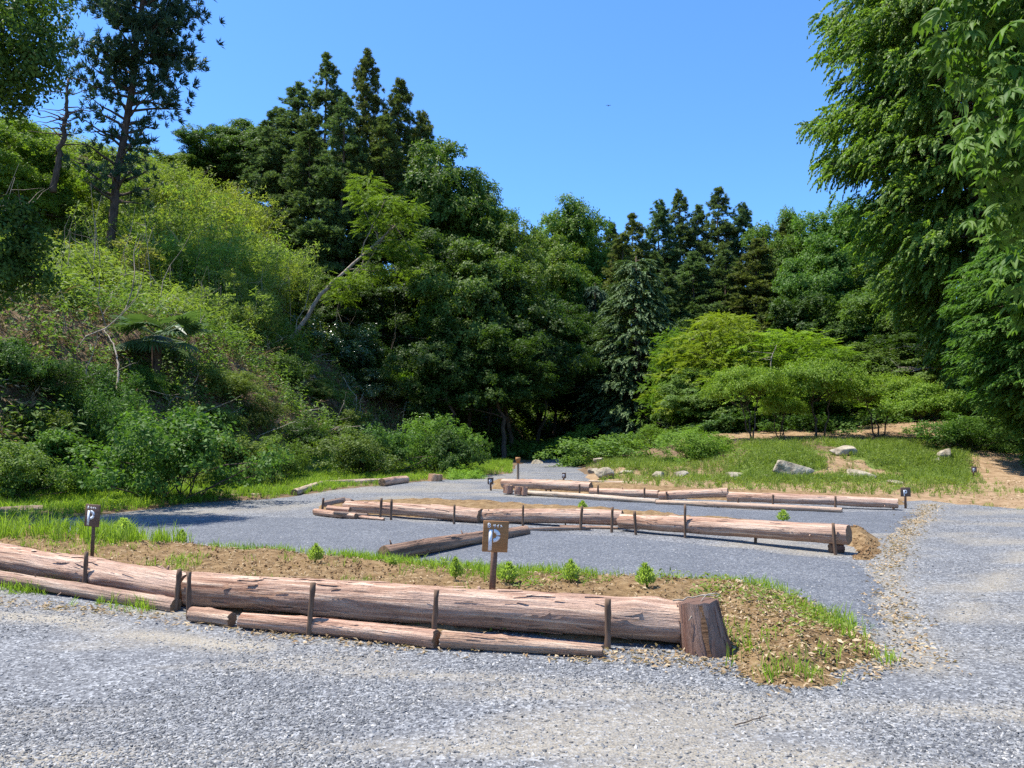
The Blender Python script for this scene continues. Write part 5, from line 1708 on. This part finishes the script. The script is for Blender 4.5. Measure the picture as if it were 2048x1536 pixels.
for k, (lab, b_, t_) in enumerate([
    ('low stake right of the small blocks on the third row', (1092, 986), (1092, 971)),
    ('thin low third row stake just right of the one nearest the small blocks', (1101, 988), (1101, 975)),
    ('stake near the right end of the third row left log', (1159, 995), (1159, 968)),
    ('stake just right of the third row left log end', (1196, 996), (1196, 970)),
    ('stake in front of the second third row log', (1289, 1001), (1289, 975)),
    ('stake at the start of the cracked third row log', (1334, 1003), (1333, 983)),
    ('very short stake under the raised end of the cracked log', (1476, 1011), (1476, 997)),
    ('stake on the left part of the longest third row log', (1546, 1018), (1546, 989)),
    ('stake on the right part of the longest third row log', (1671, 1021), (1671, 992)),
    ('stake at the right tip of the third row', (1787, 1019), (1785, 997))]):
    stake(lab, b_, t_, .022, 260 + k, gk3)


# ------------------------------------------------------------------ signs
def strokes(mb, segs, ox, oz, s, w, y):
    for (x0, z0, x1, z1) in segs:
        a = np.array([ox + x0 * s, oz + z0 * s]); b_ = np.array([ox + x1 * s, oz + z1 * s])
        e = b_ - a; l = np.linalg.norm(e); n_ = np.array([-e[1], e[0]]) / l * w / 2
        Q = [a - n_, b_ - n_, b_ + n_, a + n_]
        V = np.array([[q[0], y, q[1]] for q in Q] + [[q[0], y + .004, q[1]] for q in Q])
        mb.add(V, np.array([[0, 1, 2, 3], [7, 6, 5, 4], [0, 4, 5, 1], [1, 5, 6, 2], [2, 6, 7, 3], [3, 7, 4, 0]]))


LET = {'A': [(0, 0, .35, 1), (.35, 1, .7, 0), (.15, .38, .55, .38)],
       'B': [(.05, 0, .05, 1), (.05, .97, .5, .97), (.05, .03, .52, .03), (.05, .52, .5, .52), (.55, .55, .55, .92), (.6, .08, .6, .47)],
       'sa': [(0, .68, 1, .68), (.28, .3, .28, 1), (.74, .45, .74, 1), (.74, .45, .5, .02)],
       'i': [(.85, 1, .1, .42), (.52, .7, .52, 0)],
       'to': [(.3, 0, .3, 1), (.3, .62, .85, .35)]}


def sign(label, base, bc, w, h, yb, boardm='board', text=None, yaw=0., roll=0., post_r=.02, group='parking signs'):
    """board centred at picture point bc at distance yb, its post going down to base"""
    Pc = at(bc[0], bc[1], yb)
    gzv = float(np.maximum(gr(yb), terrain(Pc[0], yb))) if base is None else None
    Pb = at(base[0], base[1], yb + .02) if base is not None else np.array([Pc[0], yb, gzv])
    root = obj('parking_sign', None, label=label, cat='sign', group=group, loc=(Pb[0], Pb[1], Pb[2]))
    root.rotation_euler = (0, 0, yaw)
    D = Matrix.Rotation(-yaw, 3, 'Z') @ Vector(Pc - Pb)
    D = np.array(D)
    # post (square, leaning from base to board)
    mb = MB()
    V, Fs = tube(np.stack([-D * .18 + [0, .022, 0], D * .5 + [0, .022, 0], D * (1 + h * .42 / max(D[2], .1)) + [0, .022, 0]]), post_r * 1.25, 4)
    mb.add(V, Fs)
    obj('post', mb.mesh('post', M['darkboard']), root)
    bm = MB(); V, Fq = box((0, 0, 0), (w, .018, h)); bm.add(V, Fq)
    bo = obj('board', bm.mesh('board', M[boardm]), root, loc=D, rot=(0, roll, 0))
    bev = bo.modifiers.new('bevel', 'BEVEL'); bev.width = .003; bev.segments = 2
    lb = MB(); y = -.0125
    s = h
    # stencil P: stem and a bowl cut by the stencil bridges
    strokes(lb, [(-.17, -.45, -.17, .22)], 0, 0, s, s * .115, y)
    n = 14; cx, cz = -.07, .03
    for seg in ((PI / 2, .12), (-.12, -PI / 2)):
        an = np.linspace(seg[0], seg[1], n)
        for i in range(n - 1):
            V = []
            for yy in (y, y + .004):
                for rr, aa in ((.10, an[i]), (.225, an[i]), (.225, an[i + 1]), (.10, an[i + 1])):
                    V.append([(cx + rr * math.cos(aa)) * s, yy, (cz + rr * math.sin(aa) * .95) * s])
            lb.add(np.array(V), np.array([[0, 1, 2, 3], [7, 6, 5, 4], [1, 5, 6, 2], [0, 3, 7, 4]]))
    if text:
        strokes(lb, LET[text], -.27 * s, .29 * s, .13 * s, .03 * s, y)
        for i, k in enumerate(('sa', 'i', 'to')):
            strokes(lb, LET[k], (-.10 + i * .115) * s, .30 * s, .09 * s, .021 * s, y)
    obj('lettering', lb.mesh('lettering', M['white']), bo)
    return root


sign('brown B site parking sign with white stencilled P', (984, 1196), (991, 1073), .205, .245, 6.25, 'board', 'B', yaw=.12, roll=.055, post_r=.021)
sign('dark brown A site parking sign behind the left front log', (181, 1112), (185, 1031), .185, .240, 8.5, 'darkboard', 'A', yaw=-.25, roll=.06, post_r=.02)
sign('dark red parking sign at the right end of the third row', (1812, 1013), (1811, 984), .19, .18, 15.3, 'darkboard', None, yaw=-.1)
sign('small dark parking sign left of the third log row', (982, 979), (981, 962), .15, .17, 19.6, 'darkboard', None, yaw=.2)
sign('small pale parking sign before the shaded far path', (1127, 963), (1128, 951), .12, .16, 22.5, 'darkboard', None)
sign('small grey parking sign in the weeds near the dirt track', (1948, 950), (1948, 939), .15, .17, 22, 'darkboard', None)
# marker post
b_ = at(1036, 960, 21); t_ = at(1036, 916, 21)
r = obj('marker_post', None, label='pale marker post with a wider rusty head behind the third row', cat='post', loc=b_)
mb = MB(); P = np.linspace([0, 0, -.15], t_ - b_, 6); mb.add(*tube(P, .035, 8)); obj('shaft', mb.mesh('shaft', M['palebark'], True), r)
mb = MB(); h = (t_ - b_)[2]; mb.add(*tube(np.array([[0, 0, h - .14], [0, 0, h - .03], [0, 0, h + .02]]), [.038, .07, .065], 8)); obj('head', mb.mesh('head', M['board']), r)


# ------------------------------------------------------------------ rocks
def rock(label, px, base, w, hh, seed, flat=1., tint=None, yaw=None, bias=0.):
    rng = np.random.default_rng(seed)
    p = hit(px, base)
    s = p[1] / F
    import bmesh
    bm = bmesh.new(); bmesh.ops.create_icosphere(bm, subdivisions=4, radius=1.0)
    V = np.array([v.co[:] for v in bm.verts]); Fq = np.array([[v.index for v in f.verts] for f in bm.faces]); bm.free()
    for _ in range(16):   # chisel planes give flat faces and edges
        n_ = rdir(rng, 1)[0]; dd = rng.uniform(.42, .85)
        q = V @ n_; V = V - np.maximum(q - dd, 0)[:, None] * n_ * .92
    V = V * (1 + .10 * fbm(V[:, 0] * 1.3 + V[:, 2], V[:, 1] * 1.3 - V[:, 2] * .7, .7, seed))[:, None]
    V = V * np.array([w / 2 * s, w / 2 * s * .75, hh * s * .62]) / np.array([.85, .85, .85])
    V[:, 2] += V[:, 0] * bias
    o = obj('boulder', mesh_np('boulder', V, Fq, M['rock'], False), label=label, cat='rock', group='rocks on the mound', loc=(p[0], p[1] + w / 2 * s * .4, p[2] + hh * s * .34))
    o.rotation_euler = (0, 0, rng.uniform(-.3, .3) if yaw is None else yaw)
    return o


for k, a in enumerate([
    ('largest pale boulder with hollow top on the mound', 1593, 958, 82, 40),
    ('flat low pale slab right of the largest boulder', 1722, 957, 66, 20),
    ('pointed pale rock in front of the bank trees', 1687, 912, 56, 24),
    ('pale rock near the dirt track at the right', 1893, 920, 46, 22),
    ('small stone beside the rock near the dirt track', 1876, 924, 18, 9),
    ('stacked block stone at the left tip of the mound', 1212, 958, 52, 24),
    ('smaller stone on the left tip of the mound above the block', 1192, 946, 28, 12),
    ('pale stone behind the block at the mound tip', 1252, 948, 28, 9),
    ('low stone set in the mound front left of centre', 1318, 957, 34, 13),
    ('flat stone in the middle of the mound front', 1362, 955, 36, 14),
    ('reddish stone in the mound front left of the largest boulder', 1470, 957, 40, 14),
    ('small stone touching the left of the largest boulder', 1530, 960, 22, 12),
    ('mossy low stone in front of the flat slab', 1796, 970, 38, 10),
    ('grey stone at the shaded path edge', 1075, 934, 26, 14),
    ('dim stone at the bend of the shaded path', 1118, 926, 34, 9),
    ('dim round stone under the low bush by the path', 1198, 926, 24, 14),
    ('flat tan stone at the right end of the second row', 1728, 1119, 48, 11),
    ('small stone lying on the front bed behind the stake pair', 421, 1147, 22, 9),
]):
    rock(*a, seed=300 + k)

# ------------------------------------------------------------------ feathery young bushes on the beds
def kochia_mesh(seed, H=.24, R=.075):
    rng = np.random.default_rng(seed)
    n = 620
    t = rng.uniform(.12, 1, n); a = rng.uniform(0, 2 * PI, n)
    r = R * np.sin(np.clip(t * 1.05 + .08, 0, 1) * PI) ** .6 * rng.uniform(0, 1, n) ** .5
    B = np.stack([np.cos(a) * r, np.sin(a) * r, t * H * .9], 1)
    D = np.stack([np.cos(a) * .6, np.sin(a) * .6, np.full(n, .9)], 1) + rng.normal(size=(n, 3)) * .3
    V, Fq = leaf_quads(B, D, rdir(rng, n), .045 * rng.uniform(.6, 1.2, n), .011)
    mb = MB(); mb.add(V, Fq)
    st = MB()
    for i in range(8):
        q = rng.uniform(0, 2 * PI)
        st.add(*tube(np.array([[0, 0, -.04], [math.cos(q) * R * .3, math.sin(q) * R * .3, H * .4], [math.cos(q) * R * .5, math.sin(q) * R * .5, H * .8]]), [.004, .003, .0015], 4))
    return st.mesh('stems', M['weed']), mb.mesh('foliage', M['kochia'])


KO = [kochia_mesh(1), kochia_mesh(2), kochia_mesh(3)]
for k, (lab, px, b_, t_, w) in enumerate([
    ('feathery bush at the gravel edge right of the A sign grass', 362, 1092, 1062, 18),
    ('tall feathery bush in the grass right of the A sign', 243, 1078, 1040, 36),
    ('feathery bush left of the dark diagonal log', 630, 1124, 1090, 24),
    ('small pale feathery bush left of the B sign', 911, 1158, 1117, 22),
    ('round feathery bush right beside the B sign post', 1015, 1165, 1128, 32),
    ('tall round feathery bush second right of the B sign', 1143, 1165, 1124, 28),
    ('rightmost feathery bush on the front soil bed', 1294, 1174, 1131, 32),
    ('lone feathery bush behind the straight clean log', 1566, 1044, 1022, 20),
    ('tiny feathery bush in front of the pale cut log end', 780, 1130, 1114, 22),
    ('small feathery bush behind the second row middle log', 1164, 1022, 1003, 16)]):
    gp0 = G(px, b_, .16 if 1100 < b_ < 1180 else .02)
    s = (b_ - t_) * gp0[1] / F
    r = obj('feathery_bush', None, label=lab, cat='plant', group='feathery bright green young bushes', loc=gp0)
    wv = w * gp0[1] / F / 2 / .068
    r.scale = (wv, wv, s / .22); r.rotation_euler = (RNG.normal() * .12, RNG.normal() * .12, k)
    obj('stems', KO[k % 3][0], r); o = obj('foliage', KO[k % 3][1], r)

# a twig lying on the lane
rgx = np.random.default_rng(44)
a_ = G(1470, 1450, .012); b_ = G(1535, 1430, .014)
mb = MB(); P = wob_path(a_, b_, 8, .2, rgx); mb.add(*tube(P, np.linspace(.004, .002, 8), 5)); mb.add(*tube(wob_path(P[5], P[5] + [.05, .10, 0], 5, .2, rgx), [.003, .003, .002, .002, .0015], 5))
obj('twig', mb.mesh('twig', M['bark'], True), label='thin dark twig lying on the gravel lane', cat='twig')

# a bird far up in the sky
c = at(1217, 211, 60)
mb = MB()
mb.add(*tube(np.array([[0, -.16, 0], [0, -.10, .01], [0, 0, .0], [0, .12, 0], [0, .22, 0.01]]), [.01, .035, .05, .035, .012], 8))
for sg in (-1, 1):
    V = np.array([[sg * .03, -.06, .01], [sg * .03, .07, .01], [sg * .18, .05, .04], [sg * .18, -.08, .045], [sg * .34, .02, .02], [sg * .33, -.02, .02]])
    V = np.concatenate([V, V - [0, 0, .008]])
    mb.add(V, [np.array([[0, 1, 2, 3], [3, 2, 4, 5], [9, 8, 7, 6], [11, 10, 8, 9], [0, 3, 9, 6], [3, 5, 11, 9], [1, 7, 8, 2], [2, 8, 10, 4]])])
V = np.array([[-.01, .2, 0.01], [.01, .2, .01], [.05, .32, .01], [-.05, .32, .01]]); mb.add(np.concatenate([V, V - [0, 0, .006]]), [np.array([[0, 1, 2, 3], [7, 6, 5, 4], [0, 3, 7, 4], [1, 5, 6, 2], [2, 6, 7, 3]])])
obj('bird', mb.mesh('bird', M['bark'], True), label='tiny dark bird gliding high in the blue sky', cat='bird', loc=c).scale = (.6, .6, .6)

# ------------------------------------------------------------------ light
EL = math.radians(67); AZ = np.array([-.97, .2]); AZ = AZ / np.linalg.norm(AZ)
S = Vector((AZ[0] * math.cos(EL), AZ[1] * math.cos(EL), math.sin(EL)))
sun = bpy.data.lights.new('sun', 'SUN'); sun.energy = 4.6; sun.angle = math.radians(.53); sun.color = (1, .955, .88)
so = obj('sun', sun); so.rotation_euler = S.to_track_quat('Z', 'Y').to_euler()
w = bpy.data.worlds.new('World'); scene.world = w; w.use_nodes = True
nt = w.node_tree; nt.nodes.clear()
sky = nt.nodes.new('ShaderNodeTexSky'); sky.sky_type = 'NISHITA'; sky.sun_disc = False
sky.sun_elevation = EL; sky.sun_rotation = math.atan2(AZ[0], AZ[1])
sky.air_density = 1.0; sky.dust_density = .3; sky.ozone_density = 3.0; sky.altitude = 200
bg = nt.nodes.new('ShaderNodeBackground'); bg.inputs[1].default_value = .125
wo = nt.nodes.new('ShaderNodeOutputWorld')
nt.links.new(mix(nt, 1.0, sky.outputs[0], (.53, .845, 1.2), 'MULTIPLY'), bg.inputs[0]); nt.links.new(bg.outputs[0], wo.inputs[0])
vs = scene.view_settings
vs.view_transform = 'Standard'; vs.look = 'None'; vs.exposure = 1.0; vs.gamma = 1.0
cy = scene.cycles
cy.max_bounces = 6; cy.diffuse_bounces = 3; cy.transmission_bounces = 3; cy.glossy_bounces = 2
cy.sample_clamp_indirect = 4
cy.use_denoising = False
